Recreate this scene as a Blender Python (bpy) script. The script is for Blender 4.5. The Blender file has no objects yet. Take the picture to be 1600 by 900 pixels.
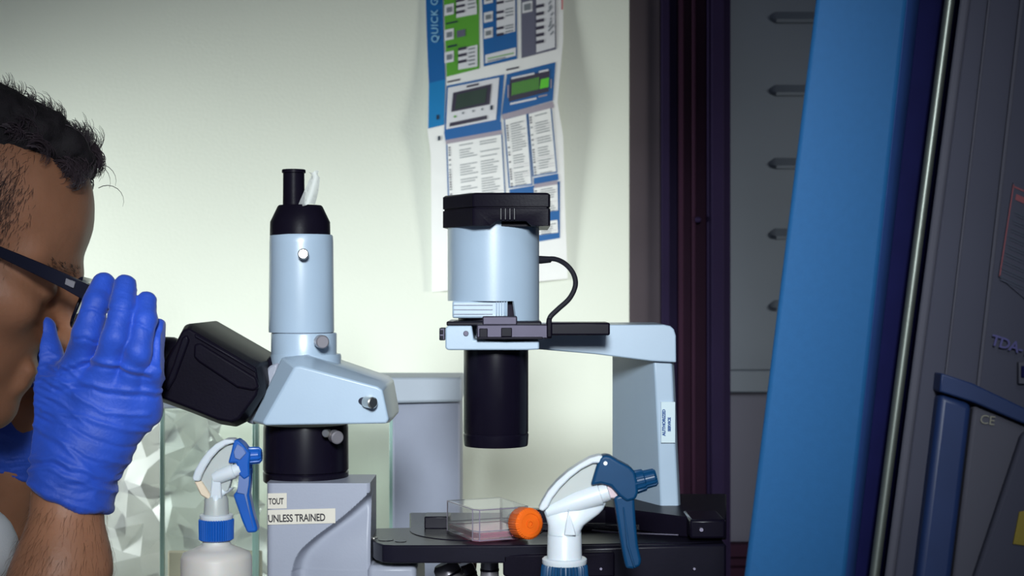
import bpy, bmesh, math, random
import numpy as np
from mathutils import Vector, Matrix

# ---------------------------------------------------------------- camera, world, lights
SC = bpy.context.scene
COL = SC.collection
F = 2400.0            # focal length in pixels of the 1600x900 frame
CZ = 1.17             # camera height (bench top is 0.75)
BENCH = 0.75

def look(o, target):
    d = Vector(target) - Vector(o.location)
    o.rotation_euler = d.to_track_quat('-Z', 'Y').to_euler()

cam = bpy.data.objects.new('camera', bpy.data.cameras.new('camera'))
COL.objects.link(cam)
cam.location = (0, 0, CZ)
cam.rotation_euler = (math.pi / 2, 0, 0)
cam.data.sensor_width = 36
cam.data.lens = 36 * F / 1600
cam.data.clip_start = 0.05
cam.data.dof.use_dof = True
cam.data.dof.focus_distance = 1.22
cam.data.dof.aperture_fstop = 13
SC.camera = cam

SC.view_settings.view_transform = 'Standard'
SC.view_settings.look = 'None'
SC.view_settings.gamma = 1
SC.view_settings.use_curve_mapping = False
SC.view_settings.exposure = 0.0

w = bpy.data.worlds.new('world')
SC.world = w
w.use_nodes = True
w.node_tree.nodes['Background'].inputs[0].default_value = (0.62, 0.72, 1.0, 1)
w.node_tree.nodes['Background'].inputs[1].default_value = 0.16

def area(name, loc, target, sx, sy, power, color=(1, 1, 1)):
    l = bpy.data.lights.new(name, 'AREA')
    l.shape = 'RECTANGLE'; l.size = sx; l.size_y = sy
    l.energy = power; l.color = color
    o = bpy.data.objects.new(name, l); COL.objects.link(o)
    o.location = loc; look(o, target)
    return o

def spot(name, loc, target, power, angle, blend, radius, color=(1, 1, 1)):
    l = bpy.data.lights.new(name, 'SPOT')
    l.energy = power; l.color = color; l.spot_size = math.radians(angle)
    l.spot_blend = blend; l.shadow_soft_size = radius
    o = bpy.data.objects.new(name, l); COL.objects.link(o)
    o.location = loc; look(o, target)
    return o

# strip lamp above and behind the camera, then added spots that brighten the microscope and the wall
area('ceiling_panel_lamp', (0.35, -0.25, 2.35), (-0.1, 1.4, 1.15), 0.5, 0.5, 3.5, (0.84, 0.90, 1.0))
spot('added_key_spot', (0.0, -0.5, 1.62), (-0.03, 1.3, 1.08), 200, 28, 1.0, 0.14, (0.90, 0.97, 1.0))  # added key spot; narrow cone leaves person and cabinet dimmer
spot('added_wall_wash', (-1.5, 1.62, 1.18), (-0.24, 2.1, 1.10), 104, 54, 1.0, 0.16, (0.93, 1.0, 0.98))  # added out of view at the left so the wall brightens and fades upward
spot('added_right_wash', (1.35, 1.42, 1.16), (0.02, 2.1, 1.06), 42, 62, 1.0, 0.16, (1.0, 1.0, 0.90))  # added out of view at the right to lift that end of the wall

# ---------------------------------------------------------------- helpers
def P(px, py, d):
    """point at distance d in front of the camera seen at (px, py) of the 1600x900 frame"""
    return Vector(((px - 800) / F * d, d, CZ - (py - 450) / F * d))

def S(px, d):
    return px / F * d

def lin(c):
    return tuple(((v / 255) / 12.92 if v / 255 <= 0.04045 else ((v / 255 + 0.055) / 1.055) ** 2.4) for v in c)

def mat(name, rgb, rough=0.5, metal=0.0, noise=0.06, nscale=40, bump=0.0, bscale=200, trans=0.0, ior=1.45,
        alpha=1.0, sss=0.0, coat=0.0, spec=0.5, wave=None, srgb=True):
    m = bpy.data.materials.new(name); m.use_nodes = True
    nt = m.node_tree; b = nt.nodes['Principled BSDF']
    c = lin(rgb) if srgb else rgb
    tc = nt.nodes.new('ShaderNodeTexCoord')
    n = nt.nodes.new('ShaderNodeTexNoise'); n.inputs['Scale'].default_value = nscale; n.inputs['Detail'].default_value = 4
    nt.links.new(tc.outputs['Object'], n.inputs['Vector'])
    r = nt.nodes.new('ShaderNodeValToRGB')
    r.color_ramp.elements[0].position = 0.3; r.color_ramp.elements[1].position = 0.7
    r.color_ramp.elements[0].color = tuple(max(0, v * (1 - noise)) for v in c) + (1,)
    r.color_ramp.elements[1].color = tuple(min(1, v * (1 + noise)) for v in c) + (1,)
    nt.links.new(n.outputs['Fac'], r.inputs['Fac'])
    nt.links.new(r.outputs['Color'], b.inputs['Base Color'])
    b.inputs['Roughness'].default_value = rough
    b.inputs['Metallic'].default_value = metal
    b.inputs['IOR'].default_value = ior
    b.inputs['Specular IOR Level'].default_value = spec
    b.inputs['Transmission Weight'].default_value = trans
    b.inputs['Alpha'].default_value = alpha
    b.inputs['Coat Weight'].default_value = coat
    b.inputs['Coat Roughness'].default_value = 0.28
    if sss:
        b.inputs['Subsurface Weight'].default_value = sss
        b.inputs['Subsurface Radius'].default_value = (0.008, 0.003, 0.0015)
        b.inputs['Subsurface Scale'].default_value = 1.0
    if bump:
        n2 = nt.nodes.new('ShaderNodeTexNoise'); n2.inputs['Scale'].default_value = bscale; n2.inputs['Detail'].default_value = 5
        nt.links.new(tc.outputs['Object'], n2.inputs['Vector'])
        bp = nt.nodes.new('ShaderNodeBump'); bp.inputs['Strength'].default_value = bump; bp.inputs['Distance'].default_value = 0.001
        nt.links.new(n2.outputs['Fac'], bp.inputs['Height'])
        nt.links.new(bp.outputs['Normal'], b.inputs['Normal'])
    return m

M = {}
M['wall'] = mat('wall_paint', (224, 228, 216), 0.75, noise=0.02, nscale=3, bump=0.25, bscale=220)
M['ceiling'] = mat('ceiling_paint', (190, 190, 188), 0.8)
M['floor'] = mat('floor_vinyl', (110, 108, 104), 0.5, noise=0.12, nscale=12)
M['bench'] = mat('bench_laminate', (200, 200, 196), 0.35, noise=0.04)
M['bench_side'] = mat('bench_panel', (150, 152, 155), 0.5)
M['white_enamel'] = mat('white_enamel', (156, 174, 192), 0.34, noise=0.015, bump=0.05, bscale=500, coat=0.6)
M['grey_enamel'] = mat('grey_enamel', (142, 146, 160), 0.42, noise=0.02, bump=0.08, bscale=600)
M['black_plastic'] = mat('black_plastic', (16, 13, 24), 0.38, noise=0.1, bump=0.08, bscale=500, spec=0.07)
M['black_satin'] = mat('black_satin', (15, 12, 24), 0.27, noise=0.06, spec=0.22)
M['black_rubber'] = mat('black_rubber', (20, 18, 28), 0.6, noise=0.1)
M['black_stage'] = mat('black_stage', (17, 15, 27), 0.30, noise=0.1, bump=0.04, bscale=300, spec=0.3)
M['dark_metal'] = mat('dark_metal', (62, 58, 72), 0.42, metal=0.6, noise=0.08)
M['chrome'] = mat('chrome', (225, 222, 214), 0.30, metal=1.0, noise=0.04)
M['steel'] = mat('brushed_steel', (150, 146, 152), 0.34, metal=0.6, noise=0.08)
M['tape'] = mat('cream_tape', (196, 190, 178), 0.55, noise=0.03)
M['sticker'] = mat('pale_sticker', (186, 202, 208), 0.5, noise=0.02)
M['ink'] = mat('black_ink', (30, 28, 36), 0.7)
M['blue_ink'] = mat('blue_ink', (42, 76, 130), 0.7)
M['spray_white'] = mat('white_polypropylene', (196, 202, 208), 0.32, noise=0.02, sss=0.15)
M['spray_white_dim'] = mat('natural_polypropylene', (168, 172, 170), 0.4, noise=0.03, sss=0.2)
M['spray_teal'] = mat('deep_blue_plastic', (7, 54, 90), 0.38, noise=0.08, spec=0.35)
M['spray_blue'] = mat('bright_blue_plastic', (16, 78, 160), 0.35, noise=0.06)
M['spray_blue_pale'] = mat('dull_blue_plastic', (92, 112, 160), 0.45, noise=0.06)
M['bottle'] = mat('frosted_polyethylene', (205, 200, 194), 0.45, noise=0.03, sss=0.25, trans=0.1)
M['piston'] = mat('piston_plastic', (190, 170, 176), 0.4)
M['orange'] = mat('orange_cap_plastic', (220, 96, 20), 0.38, noise=0.04, sss=0.05)
M['medium'] = mat('pink_medium', (226, 120, 160), 0.08, trans=0.85, ior=1.33, noise=0.05)
M['skin'] = None
M['frame_black'] = mat('glasses_acetate', (14, 15, 34), 0.22, noise=0.05)
M['hair'] = mat('dark_hair', (66, 56, 62), 0.28, noise=0.25, nscale=90)
M['hair_base'] = mat('hair_mass', (26, 20, 24), 0.75, noise=0.3, nscale=150, bump=0.6, bscale=900)
M['hair_short'] = mat('short_hair', (70, 54, 50), 0.5, noise=0.2, nscale=90)
M['arm_hair'] = mat('arm_hair', (100, 66, 44), 0.5, noise=0.2, nscale=90)
M['coat'] = mat('white_coat_cotton', (228, 232, 236), 0.8, noise=0.03, bump=0.3, bscale=900)
M['trousers'] = mat('dark_trousers', (44, 48, 62), 0.85)
M['cabinet_blue'] = mat('cabinet_blue_paint', (30, 80, 126), 0.55, noise=0.03, nscale=200, bump=0.10, bscale=700, spec=0.15)
M['cabinet_blue_dark'] = mat('cabinet_edge_blue', (38, 62, 112), 0.5, noise=0.05, spec=0.15)
M['navy'] = mat('navy_gasket', (16, 18, 58), 0.6, noise=0.1, spec=0.05)
M['rod'] = mat('sash_rod_steel', (120, 126, 120), 0.4, metal=0.75, noise=0.05)
M['cab_grey'] = mat('cabinet_grey_paint', (64, 65, 78), 0.6, noise=0.03, nscale=15, spec=0.15)
M['cab_grey_light'] = mat('cabinet_grey_light', (76, 76, 86), 0.6, noise=0.03, nscale=15, spec=0.15)
M['cab_navy'] = mat('cabinet_trim_navy', (26, 44, 84), 0.45, noise=0.06)
M['door_grey'] = mat('door_grey_paint', (96, 104, 116), 0.5, noise=0.04, nscale=6)
M['door_low'] = mat('door_lower_paint', (80, 80, 96), 0.5, noise=0.05, nscale=6)
M['return_grey'] = mat('jamb_grey_paint', (82, 74, 80), 0.7, noise=0.08, nscale=10, spec=0.1)
M['dark_frame'] = mat('dark_frame_paint', (33, 25, 50), 0.6, noise=0.12, nscale=8, spec=0.06)
M['maroon_frame'] = mat('maroon_frame_paint', (46, 26, 42), 0.6, noise=0.12, nscale=8, spec=0.06)
M['box_white'] = mat('enclosure_white', (168, 178, 190), 0.45, noise=0.02)
M['box_grey'] = mat('enclosure_grey', (140, 146, 164), 0.5, noise=0.03)
M['wood'] = mat('brown_board', (150, 92, 66), 0.6, noise=0.15)
M['beige'] = mat('beige_board', (214, 196, 172), 0.6, noise=0.05)
M['yellow'] = mat('yellow_sticker', (130, 114, 36), 0.5)
M['red_dim'] = mat('faded_red_print', (120, 58, 64), 0.6)
M['dim_ink'] = mat('faded_dark_print', (48, 54, 70), 0.6)
M['purple_ink'] = mat('purple_print', (66, 64, 112), 0.6)
M['yellow_dim'] = mat('pale_mark', (124, 122, 108), 0.6)
for k_, c_ in dict(paper=(238, 238, 236), p_blue=(0, 92, 160), p_teal=(0, 122, 184), p_green=(86, 160, 44), p_grey=(96, 96, 116),
                   p_light=(222, 222, 226), p_text=(120, 126, 132), p_dark=(52, 46, 66), p_lcd=(40, 60, 50), p_lcdg=(84, 150, 56),
                   p_lcdb=(96, 206, 44), p_mauve=(160, 150, 162), p_sky=(150, 205, 230), p_red=(200, 70, 70), p_navy=(20, 40, 60)).items():
    M[k_] = mat('leaflet_' + k_, c_, 0.45, noise=0.02)

def glassy(name, tint, rough=0.02, fac=0.12, edge=False):
    """thin clear sheet: mostly see-through with real gloss"""
    m = bpy.data.materials.new(name); m.use_nodes = True
    nt = m.node_tree; nt.nodes.clear()
    out = nt.nodes.new('ShaderNodeOutputMaterial')
    tr = nt.nodes.new('ShaderNodeBsdfTransparent'); tr.inputs[0].default_value = tuple(tint) + (1,)
    gl = nt.nodes.new('ShaderNodeBsdfGlossy'); gl.inputs['Roughness'].default_value = rough
    df = nt.nodes.new('ShaderNodeBsdfDiffuse'); df.inputs[0].default_value = (0.9, 0.92, 0.91, 1)
    lw = nt.nodes.new('ShaderNodeLayerWeight'); lw.inputs[0].default_value = 0.25
    mx = nt.nodes.new('ShaderNodeMixShader'); m2 = nt.nodes.new('ShaderNodeMixShader')
    m2.inputs[0].default_value = fac
    nt.links.new(tr.outputs[0], m2.inputs[1]); nt.links.new(df.outputs[0], m2.inputs[2])
    nt.links.new(lw.outputs['Fresnel'], mx.inputs[0])
    nt.links.new(m2.outputs[0], mx.inputs[1]); nt.links.new(gl.outputs[0], mx.inputs[2])
    nt.links.new(mx.outputs[0], out.inputs[0])
    return m
M['glass'] = glassy('clear_glass', (0.93, 0.97, 0.95), 0.02, 0.06)
M['glass_edge'] = mat('green_glass_edge', (150, 182, 172), 0.2, noise=0.03)
M['film'] = glassy('clear_plastic_film', (0.96, 0.97, 0.97), 0.18, 0.68)
M['bag'] = glassy('crumpled_clear_plastic', (0.98, 0.99, 0.98), 0.25, 0.48)
M['flask'] = glassy('clear_polystyrene', (0.93, 0.93, 0.95), 0.04, 0.10)
M['steel_clear'] = mat('moulded_clear_edge', (150, 140, 160), 0.2, noise=0.03, trans=0.4)
M['lens'] = glassy('spectacle_lens', (0.8, 0.86, 0.84), 0.02, 0.12)

def skin_mat():
    m = mat('skin', (162, 112, 84), 0.5, noise=0.10, nscale=30, bump=0.35, bscale=260, sss=0.12)
    return m
M['skin'] = skin_mat()

def glove_mat():
    m = mat('blue_nitrile', (40, 82, 196), 0.56, noise=0.12, nscale=45, bump=0.35, bscale=420)
    nt = m.node_tree; b = nt.nodes['Principled BSDF']
    b.inputs['Sheen Weight'].default_value = 0.15
    return m
M['glove'] = glove_mat()

def finish(me, name, m, parent=None, smooth=True, angle=35):
    o = bpy.data.objects.new(name, me); COL.objects.link(o)
    for mm in (m if isinstance(m, (list, tuple)) else [m]):
        me.materials.append(mm)
    if smooth:
        me.polygons.foreach_set('use_smooth', [True] * len(me.polygons))
        try: me.set_sharp_from_angle(angle=math.radians(angle))
        except Exception: pass
    if parent is not None:
        o.parent = parent
        o.matrix_parent_inverse = Matrix.Translation(-abs_loc(parent))
    return o

def abs_loc(o):
    return Vector(o.location) if o.type == 'EMPTY' and o.parent is None else Vector((0, 0, 0))

def from_bm(bm, name, m, parent=None, smooth=True, bevel=0, seg=2, angle=35):
    bmesh.ops.recalc_face_normals(bm, faces=bm.faces)
    me = bpy.data.meshes.new(name); bm.to_mesh(me); bm.free()
    o = finish(me, name, m, parent, smooth, angle)
    if bevel:
        b = o.modifiers.new('bevel', 'BEVEL'); b.width = bevel; b.segments = seg
        b.limit_method = 'ANGLE'; b.angle_limit = math.radians(32); b.harden_normals = False
    return o

def thing(name, label, cat, loc, group=None):
    o = bpy.data.objects.new(name, None); COL.objects.link(o)
    o.empty_display_size = 0.05
    o.location = loc; o['label'] = label; o['category'] = cat
    if group: o['group'] = group
    return o

def tag(o, label, cat, group=None):
    o['label'] = label; o['category'] = cat
    if group: o['group'] = group
    return o

def struct(o):
    o['kind'] = 'structure'; return o

def bm_prism(bm, pts, dfront, dback, mi=0, dref=None):
    """outline in pixels (taken at distance dref), straight extrusion from dfront to dback"""
    dref = dref or dfront
    a = [bm.verts.new((P(x, y, dref).x, dfront, P(x, y, dref).z)) for x, y in pts]
    b = [bm.verts.new((v.co.x, dback, v.co.z)) for v in a]
    n = len(a); fs = [bm.faces.new(a), bm.faces.new(b[::-1])]
    for i in range(n):
        fs.append(bm.faces.new((a[i], b[i], b[(i + 1) % n], a[(i + 1) % n])))
    for f in fs: f.material_index = mi
    return fs

def prism(name, pts, dfront, dback, m, parent=None, bevel=0.0015, seg=2, dref=None, angle=35):
    bm = bmesh.new(); bm_prism(bm, pts, dfront, dback, 0, dref)
    return from_bm(bm, name, m, parent, True, bevel, seg, angle)

def bm_box(bm, x0, x1, y0, y1, z0, z1, mi=0):
    vs = [bm.verts.new(p) for p in ((x0, y0, z0), (x1, y0, z0), (x1, y1, z0), (x0, y1, z0), (x0, y0, z1), (x1, y0, z1), (x1, y1, z1), (x0, y1, z1))]
    for q in ((0, 3, 2, 1), (4, 5, 6, 7), (0, 1, 5, 4), (1, 2, 6, 5), (2, 3, 7, 6), (3, 0, 4, 7)):
        f = bm.faces.new([vs[i] for i in q]); f.material_index = mi

def box(name, x0, x1, y0, y1, z0, z1, m, parent=None, bevel=0.0, seg=2):
    bm = bmesh.new(); bm_box(bm, x0, x1, y0, y1, z0, z1)
    return from_bm(bm, name, m, parent, bool(bevel), bevel, seg)

def pbox(name, x0, x1, y0, y1, d0, d1, m, parent=None, bevel=0.0015, seg=2, dref=None):
    return prism(name, [(x0, y0), (x1, y0), (x1, y1), (x0, y1)], d0, d1, m, parent, bevel, seg, dref)

def bm_rings(bm, rings, cap=True, mi=0, closed=True):
    """rings: list of lists of points, same count"""
    vs = [[bm.verts.new(p) for p in r] for r in rings]
    n = len(vs[0])
    for a, b in zip(vs, vs[1:]):
        for i in range(n if closed else n - 1):
            f = bm.faces.new((a[i], a[(i + 1) % n], b[(i + 1) % n], b[i])); f.material_index = mi
    if cap:
        for r in (vs[0], vs[-1][::-1]):
            f = bm.faces.new(r); f.material_index = mi
    return vs

def bm_revolve(bm, origin, axis, prof, n=48, mi=0, ribs=0, ribamp=0.0):
    """prof: list of (distance along axis, radius)"""
    ax = Vector(axis).normalized()
    u = ax.orthogonal().normalized(); v = ax.cross(u)
    rings = []
    for t, r in prof:
        ring = []
        for i in range(n):
            a = 2 * math.pi * i / n
            rr = max(r, 1e-5)
            if ribs and r > 1e-4: rr = r + ribamp * (1 if (i * ribs * 2 // n) % 2 else 0)
            ring.append(Vector(origin) + ax * t + (u * math.cos(a) + v * math.sin(a)) * rr)
        rings.append(ring)
    bm_rings(bm, rings, True, mi)

def revolve(name, origin, axis, prof, m, parent=None, n=48, angle=35, ribs=0, ribamp=0.0):
    bm = bmesh.new(); bm_revolve(bm, origin, axis, prof, n, 0, ribs, ribamp)
    return from_bm(bm, name, m, parent, True, 0, 2, angle)

def lathe(name, cx, prof, d, m, parent=None, n=64, angle=35, ribs=0, ribamp=0.0):
    """vertical turned shape: prof = [(y pixel, radius pixel), ...] around x pixel cx at distance d"""
    o = P(cx, prof[0][0], d)
    pr = [(S(prof[0][0] - y, d), S(r, d)) for y, r in prof]
    return revolve(name, o, (0, 0, 1), pr, m, parent, n, angle, ribs, ribamp)

def rod(name, a, b, ra, rb, m, parent=None, n=32, cham=0.0):
    a = Vector(a); b = Vector(b); L = (b - a).length
    pr = [(0, ra), (L, rb)] if not cham else [(0, ra - cham), (cham, ra), (L - cham, rb), (L, rb - cham)]
    return revolve(name, a, b - a, pr, m, parent, n)

def bm_sweep(bm, pts, radii, n=12, mi=0, flat=None):
    pts = [Vector(p) for p in pts]
    rings = []; up = None
    for i, p in enumerate(pts):
        t = (pts[min(i + 1, len(pts) - 1)] - pts[max(i - 1, 0)]).normalized()
        if up is None: up = t.orthogonal().normalized() if flat is None else (Vector(flat) - t * Vector(flat).dot(t)).normalized()
        up = (up - t * up.dot(t)).normalized(); s = t.cross(up)
        r = radii[i] if isinstance(radii, (list, tuple)) else radii
        ru, rs = r if isinstance(r, tuple) else (r, r)
        rings.append([p + up * ru * math.cos(2 * math.pi * k / n) + s * rs * math.sin(2 * math.pi * k / n) for k in range(n)])
    bm_rings(bm, rings, True, mi)

def spline(pts, n=8):
    pts = [Vector(p) for p in pts]; out = []
    for i in range(len(pts) - 1):
        p0 = pts[max(i - 1, 0)]; p1 = pts[i]; p2 = pts[i + 1]; p3 = pts[min(i + 2, len(pts) - 1)]
        for k in range(n):
            t = k / n
            out.append(0.5 * ((2 * p1) + (p2 - p0) * t + (2 * p0 - 5 * p1 + 4 * p2 - p3) * t * t + (3 * p1 - p0 - 3 * p2 + p3) * t ** 3))
    out.append(pts[-1]); return out

def sweep(name, pts, r, m, parent=None, n=12, flat=None):
    bm = bmesh.new(); bm_sweep(bm, pts, r, n, 0, flat)
    return from_bm(bm, name, m, parent, True, 0, 2, 60)

def text_mesh(s, size, depth=0.0001, spacing=1.0, bold=0.0):
    cu = bpy.data.curves.new('lettering', 'FONT'); cu.body = s; cu.size = size; cu.extrude = depth
    cu.space_character = spacing; cu.resolution_u = 3; cu.offset = bold
    cu.align_x = 'LEFT'; cu.align_y = 'CENTER'
    o = bpy.data.objects.new('lettering_tmp', cu); COL.objects.link(o)
    dg = bpy.context.evaluated_depsgraph_get()
    me = bpy.data.meshes.new_from_object(o.evaluated_get(dg))
    bpy.data.objects.remove(o); bpy.data.curves.remove(cu)
    return me

def text(s, origin, right, up, size, m, parent, name='lettering', spacing=1.0, bold=0.0, sx=1.0):
    me = text_mesh(s, size, 0.0001, spacing, bold)
    me.materials.clear(); me.transform(Matrix.Diagonal((sx, 1, 1, 1)))
    r = Vector(right).normalized(); u = Vector(up); u = (u - r * u.dot(r)).normalized(); n = r.cross(u)
    mx = Matrix(((r.x, u.x, n.x, origin[0]), (r.y, u.y, n.y, origin[1]), (r.z, u.z, n.z, origin[2]), (0, 0, 0, 1)))
    me.transform(mx)
    return finish(me, name, m, parent, False)

# ---- implicit surfaces for skin and gloves
class Field:
    def __init__(self, lo, hi, h):
        self.lo = np.array(lo, float); self.h = h
        self.n = (np.ceil((np.array(hi) - self.lo) / h)).astype(int) + 1
        self.D = np.full(self.n, 0.05, np.float32)
    def sub(self, lo, hi, pad):
        a = np.clip(np.floor((np.array(lo) - pad - self.lo) / self.h).astype(int), 0, self.n)
        b = np.clip(np.ceil((np.array(hi) + pad - self.lo) / self.h).astype(int) + 1, 0, self.n)
        if np.any(b <= a): return None
        ax = [self.lo[i] + self.h * np.arange(a[i], b[i]) for i in range(3)]
        X, Y, Z = np.meshgrid(*ax, indexing='ij')
        return (slice(a[0], b[0]), slice(a[1], b[1]), slice(a[2], b[2])), X, Y, Z
    def blend(self, sl, d, k, op):
        A = self.D[sl]
        if op == 'sub':
            d = -d; h = np.maximum(k - np.abs(A - d), 0) / k
            self.D[sl] = np.maximum(A, d) + h * h * k * 0.25
        else:
            h = np.maximum(k - np.abs(A - d), 0) / k
            self.D[sl] = np.minimum(A, d) - h * h * k * 0.25
    def cap(self, a, b, ra, rb, k=0.01, op='add'):
        a = np.array(a, float); b = np.array(b, float); R = max(ra, rb)
        s = self.sub(np.minimum(a, b) - R, np.maximum(a, b) + R, k * 1.5 + 0.02)
        if s is None: return
        sl, X, Y, Z = s; ab = b - a
        t = ((X - a[0]) * ab[0] + (Y - a[1]) * ab[1] + (Z - a[2]) * ab[2]) / max(ab @ ab, 1e-12)
        t = np.clip(t, 0, 1)
        d = np.sqrt((X - a[0] - t * ab[0]) ** 2 + (Y - a[1] - t * ab[1]) ** 2 + (Z - a[2] - t * ab[2]) ** 2) - (ra + (rb - ra) * t)
        self.blend(sl, d.astype(np.float32), k, op)
    def ell(self, c, r, k=0.01, R=None, op='add'):
        c = np.array(c, float); r = np.array(r, float); m = r.max()
        s = self.sub(c - m, c + m, k * 1.5 + 0.02)
        if s is None: return
        sl, X, Y, Z = s; X = X - c[0]; Y = Y - c[1]; Z = Z - c[2]
        if R is not None:
            R = np.array(R)
            X, Y, Z = (R[0, 0] * X + R[1, 0] * Y + R[2, 0] * Z, R[0, 1] * X + R[1, 1] * Y + R[2, 1] * Z, R[0, 2] * X + R[1, 2] * Y + R[2, 2] * Z)
        k0 = np.sqrt((X / r[0]) ** 2 + (Y / r[1]) ** 2 + (Z / r[2]) ** 2)
        k1 = np.sqrt((X / r[0] ** 2) ** 2 + (Y / r[1] ** 2) ** 2 + (Z / r[2] ** 2) ** 2)
        d = k0 * (k0 - 1) / np.maximum(k1, 1e-6)
        self.blend(sl, d.astype(np.float32), k, op)
    def plane_cut(self, p, n, k=0.002):
        """keep the side the normal points away from"""
        p = np.array(p, float); n = np.array(n, float); n = n / np.linalg.norm(n)
        s = self.sub(self.lo, self.lo + self.h * self.n, 0)
        sl, X, Y, Z = s
        d = (X - p[0]) * n[0] + (Y - p[1]) * n[1] + (Z - p[2]) * n[2]
        self.D = np.maximum(self.D, d.astype(np.float32))
    def mesh(self, name, m, parent=None, disp=None):
        D = self.D; D[0] = D[-1] = 0.05; D[:, 0] = D[:, -1] = 0.05; D[:, :, 0] = D[:, :, -1] = 0.05
        s = D < 0
        c = [s[i:s.shape[0] - 1 + i, j:s.shape[1] - 1 + j, k:s.shape[2] - 1 + k] for i in (0, 1) for j in (0, 1) for k in (0, 1)]
        anyc = c[0].copy(); allc = c[0].copy()
        for q in c[1:]: anyc |= q; allc &= q
        act = np.argwhere(anyc & ~allc)
        V = np.stack([D[act[:, 0] + i, act[:, 1] + j, act[:, 2] + k] for i in (0, 1) for j in (0, 1) for k in (0, 1)], 1)
        off = np.array([(i, j, k) for i in (0, 1) for j in (0, 1) for k in (0, 1)], float)
        pos = np.zeros((len(act), 3)); cnt = np.zeros(len(act))
        for e0, e1 in ((0, 1), (2, 3), (4, 5), (6, 7), (0, 2), (1, 3), (4, 6), (5, 7), (0, 4), (1, 5), (2, 6), (3, 7)):
            a = V[:, e0]; b = V[:, e1]; ok = (a < 0) != (b < 0)
            t = np.where(ok, a / np.where(np.abs(a - b) < 1e-12, 1, a - b), 0)
            pos += np.where(ok[:, None], off[e0] + (off[e1] - off[e0]) * t[:, None], 0); cnt += ok
        pos = (pos / cnt[:, None] + act) * self.h + self.lo
        idx = np.full(anyc.shape, -1, np.int32); idx[act[:, 0], act[:, 1], act[:, 2]] = np.arange(len(act))
        quads = []
        for ax in range(3):
            s0 = [slice(None)] * 3; s1 = [slice(None)] * 3; s0[ax] = slice(0, -1); s1[ax] = slice(1, None)
            e = np.argwhere(s[tuple(s0)] != s[tuple(s1)])
            flip = s[e[:, 0], e[:, 1], e[:, 2]]
            u, v = [(1, 2), (2, 0), (0, 1)][ax]
            q = []
            for du, dv in ((1, 1), (0, 1), (0, 0), (1, 0)):
                t = e.copy(); t[:, u] -= du; t[:, v] -= dv; q.append(idx[t[:, 0], t[:, 1], t[:, 2]])
            q = np.stack(q, 1); q[~flip] = q[~flip][:, ::-1]; quads.append(q)
        q = np.concatenate(quads)
        me = bpy.data.meshes.new(name)
        me.vertices.add(len(pos)); me.vertices.foreach_set('co', pos.astype(np.float32).ravel())
        me.loops.add(q.size); me.loops.foreach_set('vertex_index', q.ravel().astype(np.int32))
        me.polygons.add(len(q)); me.polygons.foreach_set('loop_start', (np.arange(len(q)) * 4).astype(np.int32))
        me.update(calc_edges=True); me.validate()
        if disp is not None:
            nrm = np.empty(len(pos) * 3, np.float32); me.vertices.foreach_get('normal', nrm); nrm = nrm.reshape(-1, 3)
            pos = pos + nrm * disp(pos)[:, None]
            me.vertices.foreach_set('co', pos.astype(np.float32).ravel()); me.update()
        return finish(me, name, m, parent, True, 180)

_rng = np.random.RandomState(3)
_G = _rng.rand(32, 32, 32)
def vnoise(p):
    i = np.floor(p).astype(int); f = p - i; f = f * f * (3 - 2 * f); r = 0
    for a in (0, 1):
        for b in (0, 1):
            for c in (0, 1):
                wt = (f[:, 0] if a else 1 - f[:, 0]) * (f[:, 1] if b else 1 - f[:, 1]) * (f[:, 2] if c else 1 - f[:, 2])
                r = r + wt * _G[(i[:, 0] + a) % 32, (i[:, 1] + b) % 32, (i[:, 2] + c) % 32]
    return r

def cut(o, outline, d0, d1, dref):
    """remove a notch (pixel outline) from an object's mesh for good"""
    bm = bmesh.new(); bm_prism(bm, outline, d0, d1, 0, dref); bmesh.ops.recalc_face_normals(bm, faces=bm.faces)
    me = bpy.data.meshes.new('cutter'); bm.to_mesh(me); bm.free()
    c = bpy.data.objects.new('cutter', me); COL.objects.link(c)
    mods = [(m.type, getattr(m, 'width', 0)) for m in o.modifiers]
    for m in list(o.modifiers): m.show_viewport = False
    md = o.modifiers.new('notch', 'BOOLEAN'); md.operation = 'DIFFERENCE'; md.object = c; md.solver = 'EXACT'
    dg = bpy.context.evaluated_depsgraph_get(); dg.update()
    new = bpy.data.meshes.new_from_object(o.evaluated_get(dg))
    o.modifiers.remove(md)
    for m in o.modifiers: m.show_viewport = True
    o.data = new
    bpy.data.objects.remove(c); bpy.data.meshes.remove(me)

# ---------------------------------------------------------------- the room
WY = 2.1                                    # back wall plane
XC = P(983, 450, WY).x                      # where the pale wall meets the dark doorway
DX = 0.95
struct(box('wall_back', -2.6, XC, WY, WY + 0.10, 0, 2.7, M['wall']))
struct(box('wall_right', 2.4, 2.5, -1.0, 2.7, 0, 2.7, M['cab_grey']))
struct(box('wall_left', -2.7, -2.6, -1.0, WY + 0.1, 0, 2.7, M['wall']))
struct(box('floor', -2.7, 2.5, -1.0, 2.8, -0.1, 0, M['floor']))
struct(box('ceiling', -2.7, 2.5, -1.0, 2.8, 2.7, 2.8, M['ceiling']))
X1 = P(1034, 450, WY).x; X2 = P(1142, 450, WY).x
struct(box('trim_1', XC, X1, WY + 0.012, WY + 0.10, 0, 2.7, M['return_grey'], None, 0.002))
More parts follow.
